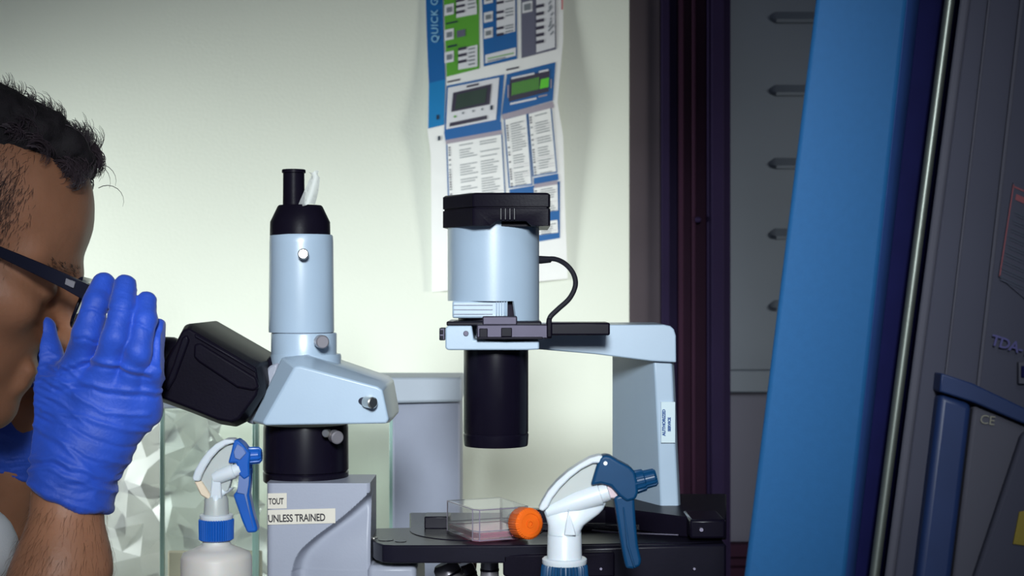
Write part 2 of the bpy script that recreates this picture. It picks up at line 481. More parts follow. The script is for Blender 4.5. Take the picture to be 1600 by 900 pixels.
# dark door casing: stepped moulding
bm = bmesh.new()
steps = [(1034, 1046, 0.000, 0), (1046, 1060, 0.012, 0), (1060, 1068, 0.004, 1), (1068, 1082, 0.014, 1), (1082, 1088, 0.006, 1),
         (1088, 1106, 0.016, 1), (1106, 1111, 0.002, 0), (1111, 1130, -0.008, 0), (1130, 1143, 0.010, 0)]
for a_, b_, dy, mi in steps:
    bm_box(bm, P(a_, 0, WY).x, P(b_, 0, WY).x + 0.0002, WY + dy, WY + 0.12, 0, 2.7, mi)
struct(from_bm(bm, 'trim_2', [M['dark_frame'], M['maroon_frame']], None, True, 0.0012, 2))
# grey door leaf with slots, rail and lower panel
X3 = 2.4
D1 = WY + 0.06
zr0 = P(0, 612, D1).z; zr1 = P(0, 577, D1).z
door = box('door_1', X2, X3, D1, D1 + 0.05, zr1 - 0.01, 2.7, M['door_grey'], None, 0.001)
struct(door)
box('rail', X2, X3, D1 - 0.02, D1 + 0.05, zr0, zr1, M['door_grey'], door, 0.002)
zl = P(0, 848, D1).z
box('lower_panel', X2, X3, D1 + 0.006, D1 + 0.05, zl, zr0, M['door_low'], door, 0.001)
bm = bmesh.new()
bm_box(bm, X2, X3, D1 - 0.014, D1 + 0.05, P(0, 868, D1).z, zl, 0)
bm_box(bm, X2, X3, D1 - 0.004, D1 + 0.05, P(0, 884, D1).z, P(0, 868, D1).z, 0)
bm_box(bm, X2, X3, D1 - 0.018, D1 + 0.05, 0.0, P(0, 884, D1).z, 0)
from_bm(bm, 'bottom_rail', M['maroon_frame'], door, True, 0.001)
for y in (28, 142, 256, 366, 478):
    bm = bmesh.new()
    xa = P(1203, y, D1).x; xb = xa + 0.16
    r = []
    for x in (xa, xa + 0.008, xb - 0.008, xb):
        k = 0.3 if x in (xa, xb) else 1
        zc = P(0, y, D1).z
        r.append([Vector((x, D1 - 0.001, zc + 0.008 * k)), Vector((x, D1 - 0.009 * k, zc - 0.003 * k)), Vector((x, D1 - 0.006 * k, zc - 0.007 * k)), Vector((x, D1 + 0.004, zc - 0.008 * k))])
    bm_rings(bm, r)
    from_bm(bm, 'vent_louver', M['door_grey'], door, True)
for (x, y) in ((1091, 343), (1119, 343)):
    revolve('screw_cap', P(x, y, WY - 0.002), (0, -1, 0), [(-0.006, 0.004), (-0.001, 0.004), (0.001, 0.0025)], M['dark_frame'], door, 16)

# benches
t = thing('laboratory_bench', 'white laboratory bench under the microscope', 'bench', (0.4, 1.1, 0))
box('worktop', -0.42, 1.45, 0.55, 1.56, BENCH - 0.03, BENCH, M['bench'], t, 0.004)
box('cabinet_panel', -0.15, 1.40, 0.62, 1.54, 0, BENCH - 0.03, M['bench_side'], t, 0.003)
t = thing('wall_counter', 'white counter running along the back wall', 'counter', (-0.8, 1.8, 0))
box('worktop', -2.55, 1.3, 1.565, WY - 0.001, BENCH - 0.03, BENCH, M['bench'], t, 0.004)
box('cabinet_panel', -2.5, 1.25, 1.62, WY - 0.002, 0, BENCH - 0.03, M['bench_side'], t, 0.003)

# ---------------------------------------------------------------- folded leaflet on the wall
def leaf_yv(x, y):
    """row parameter of the leaflet at a pixel: 0 top .. 1 fold .. 2 bottom"""
    u = (x - 668) / (872 - 668)
    rows = [(-45, -92), (205, 160), (457, 437)]
    ys = [a + (b - a) * u for a, b in rows]
    return (y - ys[0]) / (ys[1] - ys[0]) if y < ys[1] else 1 + (y - ys[1]) / (ys[2] - ys[1])
def leaf_d(x, y):
    v = leaf_yv(x, y)
    if v < 1: dz = 0.013 * v ** 2.0
    else: dz = 0.012 * max(0, 2 - v) ** 1.3 + 0.001
    c = 0.004 * math.sin((x - 668) / 204 * math.pi)
    return WY - 0.004 - dz - c
def leaf_poly(bm, pts, mi, lift):
    """a patch printed on the leaflet; long edges are divided so it follows the fold"""
    (x0, y0), (x1, y1), (x2, y2), (x3, y3) = pts          # TL TR BR BL
    nu = max(1, int(abs(x1 - x0) / 18)); nv = max(1, int(max(abs(y3 - y0), abs(y2 - y1)) / 9))
    g = []
    for j in range(nv + 1):
        b = j / nv; row = []
        for i in range(nu + 1):
            a = i / nu
            x = (x0 * (1 - a) + x1 * a) * (1 - b) + (x3 * (1 - a) + x2 * a) * b
            y = (y0 * (1 - a) + y1 * a) * (1 - b) + (y3 * (1 - a) + y2 * a) * b
            row.append(bm.verts.new(P(x, y, leaf_d(x, y) - lift)))
        g.append(row)
    for j in range(nv):
        for i in range(nu):
            f = bm.faces.new((g[j][i], g[j + 1][i], g[j + 1][i + 1], g[j][i + 1])); f.material_index = mi
LM = ['paper', 'p_blue', 'p_teal', 'p_green', 'p_grey', 'p_light', 'p_text', 'p_dark', 'p_lcd', 'p_lcdg', 'p_lcdb', 'p_mauve', 'p_sky', 'p_red', 'p_navy']
LI = {n: i for i, n in enumerate(LM)}
bm = bmesh.new()
SL = -0.215
def par(x0, x1, y, h, c, lift=0.0006, sl=SL, h1=None):
    """parallelogram whose top-left is (x0,y); rows rise to the right by sl"""
    dy = (x1 - x0) * sl
    leaf_poly(bm, [(x0, y), (x1, y + dy), (x1, y + dy + (h1 or h)), (x0, y + h)], LI[c], lift)
random.seed(4)
# page itself, upper and lower flap
def page_edge(v, side):
    if side: xs = [(0, 880), (0.62, 880), (1, 871), (1.2, 880), (1.6, 883), (2, 887)]
    else: xs = [(0, 662), (0.3, 665), (0.7, 669), (1, 668), (1.15, 673), (2, 675)]
    for (a, x), (b, y) in zip(xs, xs[1:]):
        if v <= b + 1e-9: return x + (y - x) * (v - a) / (b - a)
    return xs[-1][1]
rows = []
for j in range(61):
    v = j / 30
    rows_ = [(-45, -92), (205, 160), (457, 437)]
    i = 0 if v < 1 else 1; f = v - i
    yl = rows_[i][0] * (1 - f) + rows_[i + 1][0] * f; yr = rows_[i][1] * (1 - f) + rows_[i + 1][1] * f
    row = []
    xl, xr = page_edge(v, 0), page_edge(v, 1)
    for k in range(13):
        a = k / 12; x = xl + (xr - xl) * a; u = (x - 668) / 204; y = yl + (yr - yl) * u
        row.append(P(x, y, leaf_d(x, y)))
    rows.append(row)
fr = [[bm.verts.new(p) for p in r] for r in rows]
bk = [[bm.verts.new(p + Vector((0, 0.0008, 0))) for p in r] for r in rows]
for j in range(60):
    for k in range(12):
        bm.faces.new((fr[j][k], fr[j + 1][k], fr[j + 1][k + 1], fr[j][k + 1]))
        bm.faces.new((bk[j][k], bk[j][k + 1], bk[j + 1][k + 1], bk[j + 1][k]))
    bm.faces.new((fr[j][0], bk[j][0], bk[j + 1][0], fr[j + 1][0])); bm.faces.new((fr[j][12], fr[j + 1][12], bk[j + 1][12], bk[j][12]))
# blue spine band on the upper flap
for (ya, yb, xa0, xa1, xb0, xb1, c) in ((-40, 60, 664, 691, 667, 693, 'p_blue'), (60, 130, 667, 693, 670, 696, 'p_blue'), (130, 201, 670, 696, 669, 694, 'p_teal')):
    leaf_poly(bm, [(xa0, ya), (xa1, ya - 6), (xb1, yb - 6), (xb0, yb)], LI[c], 0.0006)
# green box
leaf_poly(bm, [(692, -40), (748, -52), (749, 107), (698, 120)], LI['p_green'], 0.0006)
for y in (5, 44, 79): par(694.5, 709 , y + 3, 17, 'p_light', 0.0012); par(698, 706, y + 7, 8, 'p_text', 0.0018)
par(713, 745, 12, 16, 'p_light', 0.0012, -0.19); par(713, 744, -6, 19, 'p_light', 0.0012, -0.19)
par(716, 746, 77, 32, 'p_light', 0.0012, -0.24, 34)
for y in (-2, 7, 16): par(712, 726, y + 2, 4, 'p_dark', 0.0018)
for y in (73, 83, 93): par(716, 729, y + 2, 4.5, 'p_dark', 0.0018)
for y in (0, 6, 12): par(731, 742, y, 2, 'p_text', 0.0018)
for y in (76, 82, 88, 94, 100): par(732, 742, y, 2.2, 'p_text', 0.0018)
par(714, 727, 48, 11, 'p_grey', 0.0012); par(699, 714, 72, 3, 'p_navy', 0.0012)
par(697, 715, 36, 2.5, 'p_navy', 0.0012)
# blue box
leaf_poly(bm, [(752, -40), (807, -52), (808, 92), (756, 104)], LI['p_blue'], 0.0006)
for y in (-12, 17, 42): par(756, 770, y + 3, 16, 'p_light', 0.0012); par(759, 767, y + 7, 7, 'p_text', 0.0018)
leaf_poly(bm, [(776, -20), (805, -27), (805, 49), (776, 56)], LI['p_light'], 0.0012)
for y in (-6, 3, 18, 28, 43, 53): par(776, 787, y, 4, 'p_dark', 0.0018)
for y in (-8, -3, 2, 14, 19, 24, 40, 44, 49): par(790, 802, y, 1.8, 'p_text', 0.0018)
leaf_poly(bm, [(758, 86), (806, 74), (806, 87), (758, 99)], LI['p_light'], 0.0012)
par(762, 803, 91, 1.6, 'p_green', 0.0018, -0.22); par(762, 790, 95, 1.6, 'p_text', 0.0018, -0.22)
# grey box
leaf_poly(bm, [(814, -40), (868, -52), (869, 77), (815, 91)], LI['p_grey'], 0.0006)
leaf_poly(bm, [(838, -40), (867, -46), (867, 74), (838, 82)], LI['p_light'], 0.0012)
par(816, 832, 4, 17, 'p_light', 0.0012); par(819, 829, 7, 10, 'p_text', 0.0018)
for y in (8, 20, 31, 42, 53, 64): par(838, 850, y, 5, 'p_dark', 0.0018)
for k in range(9): par(856 + random.random() * 5, 861 + random.random() * 5, 5 + k * 6, 3, 'p_text', 0.0018, -1.2)
# captions
par(699, 719, 127, 2.6, 'p_dark', 0.0006); par(791, 811, 108, 2.6, 'p_dark', 0.0006)
# instrument panel drawing
leaf_poly(bm, [(698, 134), (788, 116), (781, 200), (694, 209)], LI['p_blue'], 0.0006)
leaf_poly(bm, [(700, 137), (780, 121), (775, 187), (697, 202)], LI['p_light'], 0.0012)
leaf_poly(bm, [(708, 145), (768, 131), (765, 163), (705, 175)], LI['p_dark'], 0.0018)
leaf_poly(bm, [(714, 148), (761, 137), (758, 160), (711, 171)], LI['p_lcd'], 0.0024)
par(729, 748, 134, 3, 'p_dark', 0.0018)
leaf_poly(bm, [(703, 192), (761, 180), (761, 186), (702, 198)], LI['p_dark'], 0.0018)
par(766, 770, 165, 7, 'p_navy', 0.0018); par(709, 713, 181, 3, 'p_green', 0.0018)
for x in (722, 738, 752): par(x, x + 3, 178 - (x - 709) * 0.2, 3, 'p_text', 0.0018)
# display drawing
leaf_poly(bm, [(792, 116), (868, 97), (864, 157), (784, 179)], LI['p_blue'], 0.0006)
leaf_poly(bm, [(797, 124), (859, 110), (857, 143), (795, 159)], LI['p_dark'], 0.0012)
for k in range(13): leaf_poly(bm, [(800 + k * 3.3, 130 - k * 0.75), (802.6 + k * 3.3, 129.4 - k * 0.75), (802 + k * 3.3, 147.4 - k * 0.75), (799.4 + k * 3.3, 150 - k * 0.75)], LI['p_lcdg'], 0.0018)
leaf_poly(bm, [(845, 124), (858, 121), (857, 136), (843, 139)], LI['p_lcdb'], 0.0018)
par(799, 835, 121, 3, 'p_light', 0.0018); par(842, 857, 111, 3, 'p_light', 0.0018); par(797, 838, 161, 3, 'p_light', 0.0012); par(841, 855, 150, 2.4, 'p_mauve', 0.0012)
par(793, 795, 133, 20, 'p_mauve', 0.0012); par(860, 862, 124, 14, 'p_mauve', 0.0012)
# tables across the fold
leaf_poly(bm, [(784, 179), (864, 158), (866, 168), (786, 187)], LI['p_mauve'], 0.0006)
leaf_poly(bm, [(694, 207), (783, 190), (784, 205), (696, 221)], LI['p_blue'], 0.0008)
leaf_poly(bm, [(696, 219), (784, 203), (785, 209), (697, 226)], LI['p_mauve'], 0.0010)
def column(x0t, x1t, yt, x0b, x1b, yb, slt, slb, split, seed):
    rnd = random.Random(seed)
    w0 = x1t - x0t
    leaf_poly(bm, [(x0t - 2, yt), (x1t + 2, yt + w0 * slt), (x1b + 2, yb + w0 * slb), (x0b - 2, yb)], LI['p_blue'], 0.0004)
    leaf_poly(bm, [(x0t, yt + 1), (x1t, yt + 1 + w0 * slt), (x1b, yb - 2 + w0 * slb), (x0b, yb - 2)], LI['paper'], 0.0012)
    n = int((yb - yt) / 4.0)
    for i in range(n):
        f = (i + 0.5) / n; xa = x0t + (x0b - x0t) * f; xb = x1t + (x1b - x1t) * f; y = yt + 4 + (yb - yt - 6) * f; sl = slt + (slb - slt) * f
        if rnd.random() < 0.72: par(xa + 1.5, xa + 4.5, y, 2.2, rnd.choice(['p_dark', 'p_text']), 0.0018, sl)
        for (a, b) in split:
            if rnd.random() < 0.85:
                L = a + (b - a) * rnd.uniform(0.55, 1.0)
                par(xa + (xb - xa) * a, xa + (xb - xa) * L, y + (xb - xa) * a * sl, 1.3, 'p_text', 0.0018, sl)
        if rnd.random() < 0.25: par(xa + 7, xb - 1, y + 2.8, 0.5, 'p_mauve', 0.0016, sl)
column(699, 783, 224, 704, 791, 372, -0.18, -0.15, [(0.22, 0.55), (0.6, 0.97)], 1)
column(789, 822, 186, 797, 830, 294, -0.26, -0.15, [(0.25, 0.95)], 2)
column(826, 860, 177, 834, 869, 276, -0.26, -0.18, [(0.28, 0.95)], 3)
leaf_poly(bm, [(796, 296), (875, 283), (875, 372), (797, 385)], LI['p_blue'], 0.0004)
leaf_poly(bm, [(834, 278), (872, 271), (873, 281), (834, 288)], LI['p_blue'], 0.0008)
column(834, 871, 292, 836, 872, 336, -0.17, -0.15, [(0.28, 0.95)], 4)
column(834, 871, 348, 836, 872, 370, -0.15, -0.13, [(0.28, 0.95)], 5)
leaf_poly(bm, [(835, 288), (871, 282), (871, 288), (835, 294)], LI['p_mauve'], 0.0014)
for x, y in ((682, 180), (684, 213)): par(x, x + 4, y, 7, 'p_navy', 0.0012)
leaf_poly(bm, [(877.5, -20), (879.5, -20), (879.5, 15), (877.5, 15)], LI['p_red'], 0.0006)
leaflet = from_bm(bm, 'instruction_leaflet', [M[n] for n in LM], None, False)
tag(leaflet, 'folded quick guide leaflet with blue spine hanging on the pale wall', 'leaflet')
# rotated heading on the spine reads upward
text('QUICK GUIDE', P(680, 67, leaf_d(680, 30) - 0.0035), P(678.5, -40, leaf_d(678, -40)) - P(680, 67, leaf_d(680, 67)), (-1, 0, 0), 0.0135, M['p_sky'], leaflet, 'heading_lettering', 1.12)

# ---------------------------------------------------------------- glass enclosure on the wall counter
E0, E1 = 1.68, 1.77
t = thing('glass_enclosure', 'grey-topped glass enclosure behind the microscope with a pale side panel', 'enclosure', (P(480, 0, E0).x, 1.83, BENCH))
prism('top_cover', [(244, 590), (722, 590), (722, 628), (244, 639)], E0 - 0.01, E1, M['box_white'], t, 0.003)
prism('side_panel', [(613, 629), (719, 628), (719, 450 + (CZ - BENCH) * F / E0), (613, 450 + (CZ - BENCH) * F / E0)], E0, E1, M['box_grey'], t, 0.003)
zt = P(0, 634, E0).z - 0.001
def pane(name, x0, x1, y, m1=0.005):
    o = box(name, x0, x1, y, y + m1, BENCH + 0.001, zt, M['glass'], t)
    for xe in (x0, x1):
        box('glass_edge', xe - 0.0022, xe + 0.0022, y - 0.0006, y + m1 + 0.0006, BENCH + 0.001, zt, M['glass_edge'], o, 0.0005)
    return o
pane('glass_pane', P(249, 0, E0).x, P(400, 0, E0).x - 0.004, E0 + 0.012)
pane('glass_pane', P(400, 0, E0).x, P(611, 0, E0).x, E0 + 0.004)
box('base_board', P(252, 0, E0).x, P(402, 0, E0).x, E0 + 0.03, E0 + 0.036, BENCH + 0.001, P(0, 861, E0 + 0.03).z, M['beige'], t, 0.002)

# crumpled clear bag on the counter beyond the wrist
def crumple():
    bm = bmesh.new(); rnd = random.Random(8)
    c = P(245, 800, 1.88); pts = []
    nu, nv = 24, 13
    rings = []
    for j in range(nv + 1):
        v = j / nv; ring = []
        z = BENCH + 0.003 + 0.27 * v
        rr = 0.112 * (1 - 0.55 * v) + 0.01
        for i in range(nu):
            a = 2 * math.pi * i / nu
            q = rr * (1 + 0.30 * (rnd.random() - 0.5) + 0.12 * math.sin(3 * a + 5 * v))
            ring.append(Vector((c.x + math.cos(a) * q * 1.25 - 0.02 * v + rnd.uniform(-.006, .006), 1.945 + math.sin(a) * q * 0.95, z + (rnd.uniform(-.012, .012) if 0 < j else 0))))
        rings.append(ring)
    vs = bm_rings(bm, rings, True)
    bmesh.ops.triangulate(bm, faces=bm.faces)
    o = from_bm(bm, 'plastic_bag', M['bag'], None, True, 0, 2, 24)
    return o
tag(crumple(), 'crumpled clear plastic bag standing behind the gloved wrist', 'bag')

# ---------------------------------------------------------------- inverted microscope
MD = 1.25
m_ = thing('inverted_microscope', 'white and black inverted microscope standing in the middle of the bench', 'microscope', (P(640, 0, MD).x, MD, BENCH))
WE, BP, BS = M['white_enamel'], M['black_plastic'], M['black_satin']
def ybench(d): return 450 + (CZ - BENCH) * F / d

# lower body under the head: front face with a sculpted hollow
def body_front():
    bm = bmesh.new()
    z1 = P(0, 755, 1.2055).z; z0 = BENCH
    xl = P(416, 0, 1.2055).x; xr = P(578, 0, 1.2055).x
    curve = [(p.x, p.y) for p in spline([(592, 752, 0), (572, 775, 0), (535, 808, 0), (492, 840, 0), (467, 864, 0), (457, 890, 0), (455, 930, 0), (455, 1300, 0)], 10)]
    def cx(y):
        for (xa, ya), (xb, yb) in zip(curve, curve[1:]):
            if y <= yb: return xa + (xb - xa) * (y - ya) / (yb - ya)
        return 456
    nx, nz = 110, 90; d0 = 1.2055; rr = 0.005
    ys = list(np.linspace(755, 905, 90)) + list(np.linspace(915, ybench(1.2055), 11))
    back = 1.262
    xs = [xl] + [xl + rr * (1 - math.cos(a)) for a in np.linspace(0.2, math.pi / 2, 8)] + list(np.linspace(xl + rr * 1.15, xr - 0.0025, nx)) + [xr - 0.0008, xr]
    g = []
    for y in ys:
        z = P(0, y, 1.2055).z; row = []
        for i, x in enumerate(xs):
            px = x / 1.2055 * F + 800
            e = 0.0
            if x - xl < rr: e = rr - math.sqrt(max(0, rr * rr - (rr - (x - xl)) ** 2))
            if x > xr - 0.002: e = max(e, (x - xr + 0.002) * 1.0)
            s = (px - cx(y)) * 0.75
            dep = 0.0
            if s > 0:
                dep = 0.015 * (1 - math.exp(-s / 6.0)) * math.exp(-max(0, s - 8) / 46.0)
            if y > 905: dep *= max(0, 1 - (y - 905) / 120)
            row.append(bm.verts.new((x, d0 + e + dep, z)))
        g.append(row)
    for j in range(len(g) - 1):
        for i in range(len(xs) - 1):
            bm.faces.new((g[j][i], g[j + 1][i], g[j + 1][i + 1], g[j][i + 1]))
    bt = [bm.verts.new((r.co.x, back, r.co.z)) for r in g[0]]; bb = [bm.verts.new((r.co.x, back, r.co.z)) for r in g[-1]]
    n = len(xs)
    for i in range(n - 1):
        bm.faces.new((g[0][i], g[0][i + 1], bt[i + 1], bt[i])); bm.faces.new((g[-1][i + 1], g[-1][i], bb[i], bb[i + 1]))
    bm.faces.new([g[j][0] for j in range(len(g))][::-1] + [bt[0], bb[0]][:1] + [bb[0]]) if False else None
    lt = bt[0]; lb = bb[0]
    bm.faces.new([lt] + [g[j][0] for j in range(len(g))] + [lb])
    bm.faces.new([bb[-1]] + [g[j][-1] for j in range(len(g) - 1, -1, -1)] + [bt[-1]])
    bm.faces.new((bt + bb[::-1]))
    return from_bm(bm, 'stand_body', M['grey_enamel'], m_, True, 0, 2, 40)
body = body_front()
# tape strips with printing
def tape(x0, x1, y0, y1, s, tx, ty, size, tilt=0.0, sx=1.0):
    bm = bmesh.new(); d = 1.2048
    dy = tilt * (x1 - x0)
    a = [bm.verts.new(P(x, y, d)) for x, y in ((x0, y0), (x1, y0 + dy), (x1, y1 + dy), (x0, y1))]
    b = [bm.verts.new(v.co + Vector((0, 0.0006, 0))) for v in a]
    bm.faces.new(a); bm.faces.new(b[::-1])
    for i in range(4): bm.faces.new((a[i], b[i], b[(i + 1) % 4], a[(i + 1) % 4]))
    o = from_bm(bm, 'tape_label', M['tape'], body, False)
    text(s, P(tx, ty, d - 0.0004), Vector((1, 0, -tilt)), (0, 0, 1), S(size, d), M['ink'], body, 'label_lettering', 0.95, 0.00012, sx)
tape(418.5, 448, 771, 795, 'TOUT', 419.5, 784, 13.5, -0.02, 0.66)
tape(418.5, 524, 797, 820, 'UNLESS TRAINED', 418.5, 811, 16.2, -0.025, 0.74)
# foot of the stand running under the stage to the pillar
prism('base', [(416, 1040), (1085, 1040), (1085, ybench(1.2)), (416, ybench(1.2))], 1.20, 1.42, M['grey_enamel'], m_, 0.006)
prism('lower_ledge', [(574, 884), (650, 884), (652, 1045), (574, 1045)], 1.20, 1.32, M['grey_enamel'], m_, 0.004)
# dark turret
lathe('turret', 478, [(752, 64), (750, 66), (737, 66.5), (735, 64.5), (733, 66.5), (668, 66), (662, 65)], MD, BS, m_, 80)
rod('turret_screw', P(514, 677, MD - 0.034), P(508, 677, MD - 0.041), 0.0032, 0.0032, M['chrome'], m_, 20, 0.0006)
def thumb(px, py, d, dirv, r=0.0052, L=0.009, name='clamp_screw', m=None):
    c = P(px, py, d); dv = Vector(dirv).normalized()
    o = rod(name, c + dv * L * 0.4, c + dv * (L * 1.6), r, r, m or M['chrome'], m_, 28, 0.0009)
    rod('collar', c - dv * 0.003, c + dv * L * 0.45, r * 0.72, r * 0.72, M['dark_metal'], o, 24)
    return o
thumb(519, 680, MD - 0.030, (0.55, -1, -0.1), 0.0052, 0.0075, m=M['steel'])
# white head prism
def head():
    bm = bmesh.new()
    # front face, sloping left bevel, top: sections from front to back
    d0, d1, d2, d3 = 1.196, 1.215, 1.285, 1.304
    F0 = [(462, 573), (470, 572), (590, 604), (598, 609), (608, 655), (604, 661), (416, 664), (412, 660)]
    F1 = [(436, 560), (474, 556), (594, 597), (602, 604), (611, 656), (607, 663), (398, 665), (388, 661)]
    rings = []
    for pts, d in ((F0, d0), (F1, d1), (F1, d2), (F0, d3)):
        dr = 1.2
        rings.append([Vector((P(x, y, dr).x, d, P(x, y, dr).z)) for x, y in pts])
    bm_rings(bm, rings)
    return from_bm(bm, 'head_housing', WE, m_, True, 0.003, 3, 30)
head()
lathe('head_seat', 478, [(600, 56), (556, 55), (553, 54)], MD, WE, m_, 72)
lathe('port_ring', 475, [(556, 51), (522, 51), (520, 50)], MD, WE, m_, 72)
lathe('port_groove', 473, [(521, 48), (518, 48)], MD, M['dark_metal'], m_, 72)
lathe('camera_port_tube', 471, [(519, 50.5), (516, 51), (380, 49.6), (369, 49), (367, 47.5)], MD, WE, m_, 72)
lathe('port_cone', 469, [(368, 47), (347, 46.5), (323, 35), (321, 33)], MD, BP, m_, 64)
lathe('port_cap_tube', 459, [(323, 17), (271, 16.5), (270, 18.5), (266, 18.5), (265, 17.5)], MD - 0.002, BP, m_, 48)
thumb(474, 398, MD - 0.027, (0.12, -1, 0.05), 0.0043, 0.006)
thumb(499, 533, MD - 0.026, (0.35, -1, -0.02), 0.0053, 0.008, m=M['steel'])
thumb(568, 627, 1.196, (0.75, -1, -0.04), 0.0045, 0.009)
# binocular housing: sheared 30 degrees
def bino():
    o = P(425, 585, MD)
    ux = Vector((math.cos(math.radians(30)), 0, -math.sin(math.radians(30))))   # towards the head
    return o, ux
bo, bx = bino()
OUT = [(289, 508), (299, 505), (409, 568), (413, 600), (411, 616), (383, 660), (370, 667), (345, 663), (300, 645), (250, 627), (247, 620), (262, 560)]
MID = [(291, 516), (301, 513), (404, 574), (409, 602), (405, 616), (378, 652), (366, 657), (345, 653), (303, 636), (256, 618), (254, 612), (268, 560)]
bm = bmesh.new(); rings = []
for pts, d in ((MID, 1.186), (OUT, 1.200), (OUT, 1.300), (MID, 1.314)):
    rings.append([Vector((P(x, y, 1.2).x, d, P(x, y, 1.2).z)) for x, y in pts])
bm_rings(bm, rings)
bino_o = from_bm(bm, 'binocular_housing', M['black_plastic'], m_, True, 0.0025, 3, 30)
# raised side facet and seam
prism('side_facet', [(303, 538), (312, 536), (400, 590), (405, 606), (396, 611), (370, 606), (310, 566), (302, 558)], 1.1835, 1.19, M['black_plastic'], bino_o, 0.0018, 3)
prism('top_strip', [(304, 521), (398, 577), (400, 583), (304, 527)], 1.1845, 1.19, M['black_satin'], bino_o, 0.0008)
prism('end_plate', [(284, 527), (292, 523), (296, 532), (274, 592), (262, 612), (255, 606), (270, 570)], 1.184, 1.19, M['black_satin'], bino_o, 0.0015)
# mounting disc between housing and head
ct = P(419, 587, MD); a30 = Vector((0.93, 0, -0.36)).normalized()
revolve('mount_disc', ct - a30 * 0.004, a30, [(0, 0.0165), (0.0015, 0.018), (0.008, 0.018), (0.0095, 0.0165)], M['black_satin'], m_, 48)
prism('mount_neck', [(404, 600), (420, 572), (436, 566), (420, 640), (398, 664), (384, 660)], 1.225, 1.275, M['grey_enamel'], m_, 0.002)
# eyepieces, two of them side by side in depth
for dd in (MD - 0.031, MD + 0.031):
    a = P(300, 588, dd); b = P(238, 560, dd); ax = (b - a)
    L = ax.length
    ey = revolve('eyepiece', a, ax, [(0, 0.024), (L * 0.55, 0.024), (L * 0.6, 0.0225), (L * 0.75, 0.0225), (L, 0.019)], M['black_satin'], m_, 40)
    revolve('eyecup', b, ax, [(0, 0.0185), (0.004, 0.0195), (0.018, 0.0175), (0.022, 0.015)], M['black_rubber'], ey, 36)
    revolve('diopter_ring', a + ax.normalized() * (L * 0.2), ax, [(0, 0.0242), (0.001, 0.0252), (0.009, 0.0252), (0.010, 0.0242)], M['black_rubber'], ey, 72, 35, 36, -0.0006)

# pillar and lamp arm (one casting)
def pillar():
    bm = bmesh.new()
    A = 1.285; B = 1.345
    yb = 1060
    # column: horizontal sections (px, d)
    def sec(y, xo_l, xo_r, xi):
        z = P(0, y, A).z
        pts = [(xi, B + 0.02), (xo_l - 3, A + 0.006), (xo_l + 3, A), (xo_r - 5, A), (xo_r, A + 0.006), (xo_r + 1, B + 0.02)]
        return [Vector((P(x, 0, A).x if i else P(x, 0, A).x, d, z)) for i, (x, d) in enumerate(pts)]
    secs = [sec(yb, 1044, 1092, 966), sec(800, 1030, 1065, 966), sec(700, 1026, 1060, 966), sec(600, 1021, 1056, 966), sec(562, 1019, 1054, 966)]
    bm_rings(bm, secs)
    # arm: outline in elevation
    out = [(702, 509), (704, 508), (1036, 507), (1046, 509), (1052, 514), (1055, 524), (1055.5, 566), (1018, 564), (930, 553), (836, 545), (702, 546), (699, 543), (699, 512)]
    bm_prism(bm, out, A - 0.006, B + 0.022, 0, A)
    return from_bm(bm, 'pillar_and_arm', WE, m_, True, 0.0028, 3, 30)
pl = pillar()
# arm's rounded head block around the lamp axis
LD = 1.28
prism('arm_head', [(697, 512), (701, 508), (738, 508), (741, 530), (790, 533), (842, 531), (842, 545), (824, 546), (701, 546), (697, 543)], LD - 0.045, LD + 0.04, WE, m_, 0.0035, 3, LD - 0.03)
rod('set_screw', P(728, 521, LD - 0.0455), P(728, 521, LD - 0.0475), 0.0022, 0.0018, M['dark_metal'], m_, 14)
# sticker on the pillar
pbox('sticker', 1033, 1055, 628, 692, 1.2825, 1.2855, M['sticker'], m_, 0.0002)
text('AUTHORIZED', P(1037.5, 681, 1.2822), (0, 0, 1), (-1, 0, 0), S(6.6, 1.282), M['blue_ink'], pl, 'sticker_lettering', 1.0, 0.0002)
text('SERVICE', P(1046, 674, 1.2822), (0, 0, 1), (-1, 0, 0), S(6.0, 1.282), M['blue_ink'], pl, 'sticker_lettering', 1.0, 0.0002)
# slider rail under the lamp housing
pbox('filter_slider', 860, 953, 504, 524, LD - 0.052, LD - 0.012, BS, m_, 0.0015, 2, LD - 0.05)
pbox('slider_carrier', 745, 862, 507, 529, LD - 0.053, LD - 0.02, M['dark_metal'], m_, 0.001, 2, LD - 0.05)
pbox('carrier_notch', 749, 762, 513, 528, LD - 0.0545, LD - 0.05, BS, m_, 0.0006, 2, LD - 0.05)
pbox('carrier_notch', 783, 800, 512, 526, LD - 0.0545, LD - 0.05, BS, m_, 0.0006, 2, LD - 0.05)
pbox('carrier_lip', 745, 848, 526, 530, LD - 0.0548, LD - 0.05, BS, m_, 0.0006, 2, LD - 0.05)
pbox('slider_post', 854, 862, 497, 527, LD - 0.056, LD - 0.046, BP, m_, 0.001, 2, LD - 0.05)
pbox('locking_tab', 689, 698, 511, 530, LD - 0.03, LD - 0.01, M['dark_metal'], m_, 0.0008, 2, LD)
pbox('tab_slot', 690.5, 695, 514, 520, LD - 0.0315, LD - 0.02, BS, m_, 0.0003, 2, LD)
pbox('tab_slot', 690.5, 695, 523, 529, LD - 0.0315, LD - 0.02, BS, m_, 0.0003, 2, LD)
pbox('lamp_plate', 698, 846, 502, 509, LD - 0.045, LD + 0.035, BS, m_, 0.001, 2, LD - 0.04)
pbox('lamp_bracket', 754, 808, 494, 508, LD - 0.048, LD - 0.02, M['dark_metal'], m_, 0.001, 2, LD - 0.045)
# condenser barrel
lathe('condenser', 775, [(696, 49), (693, 50), (678, 51), (676, 49.5), (674, 50.5), (545, 50.5), (540, 50)], LD, BS, m_, 80)
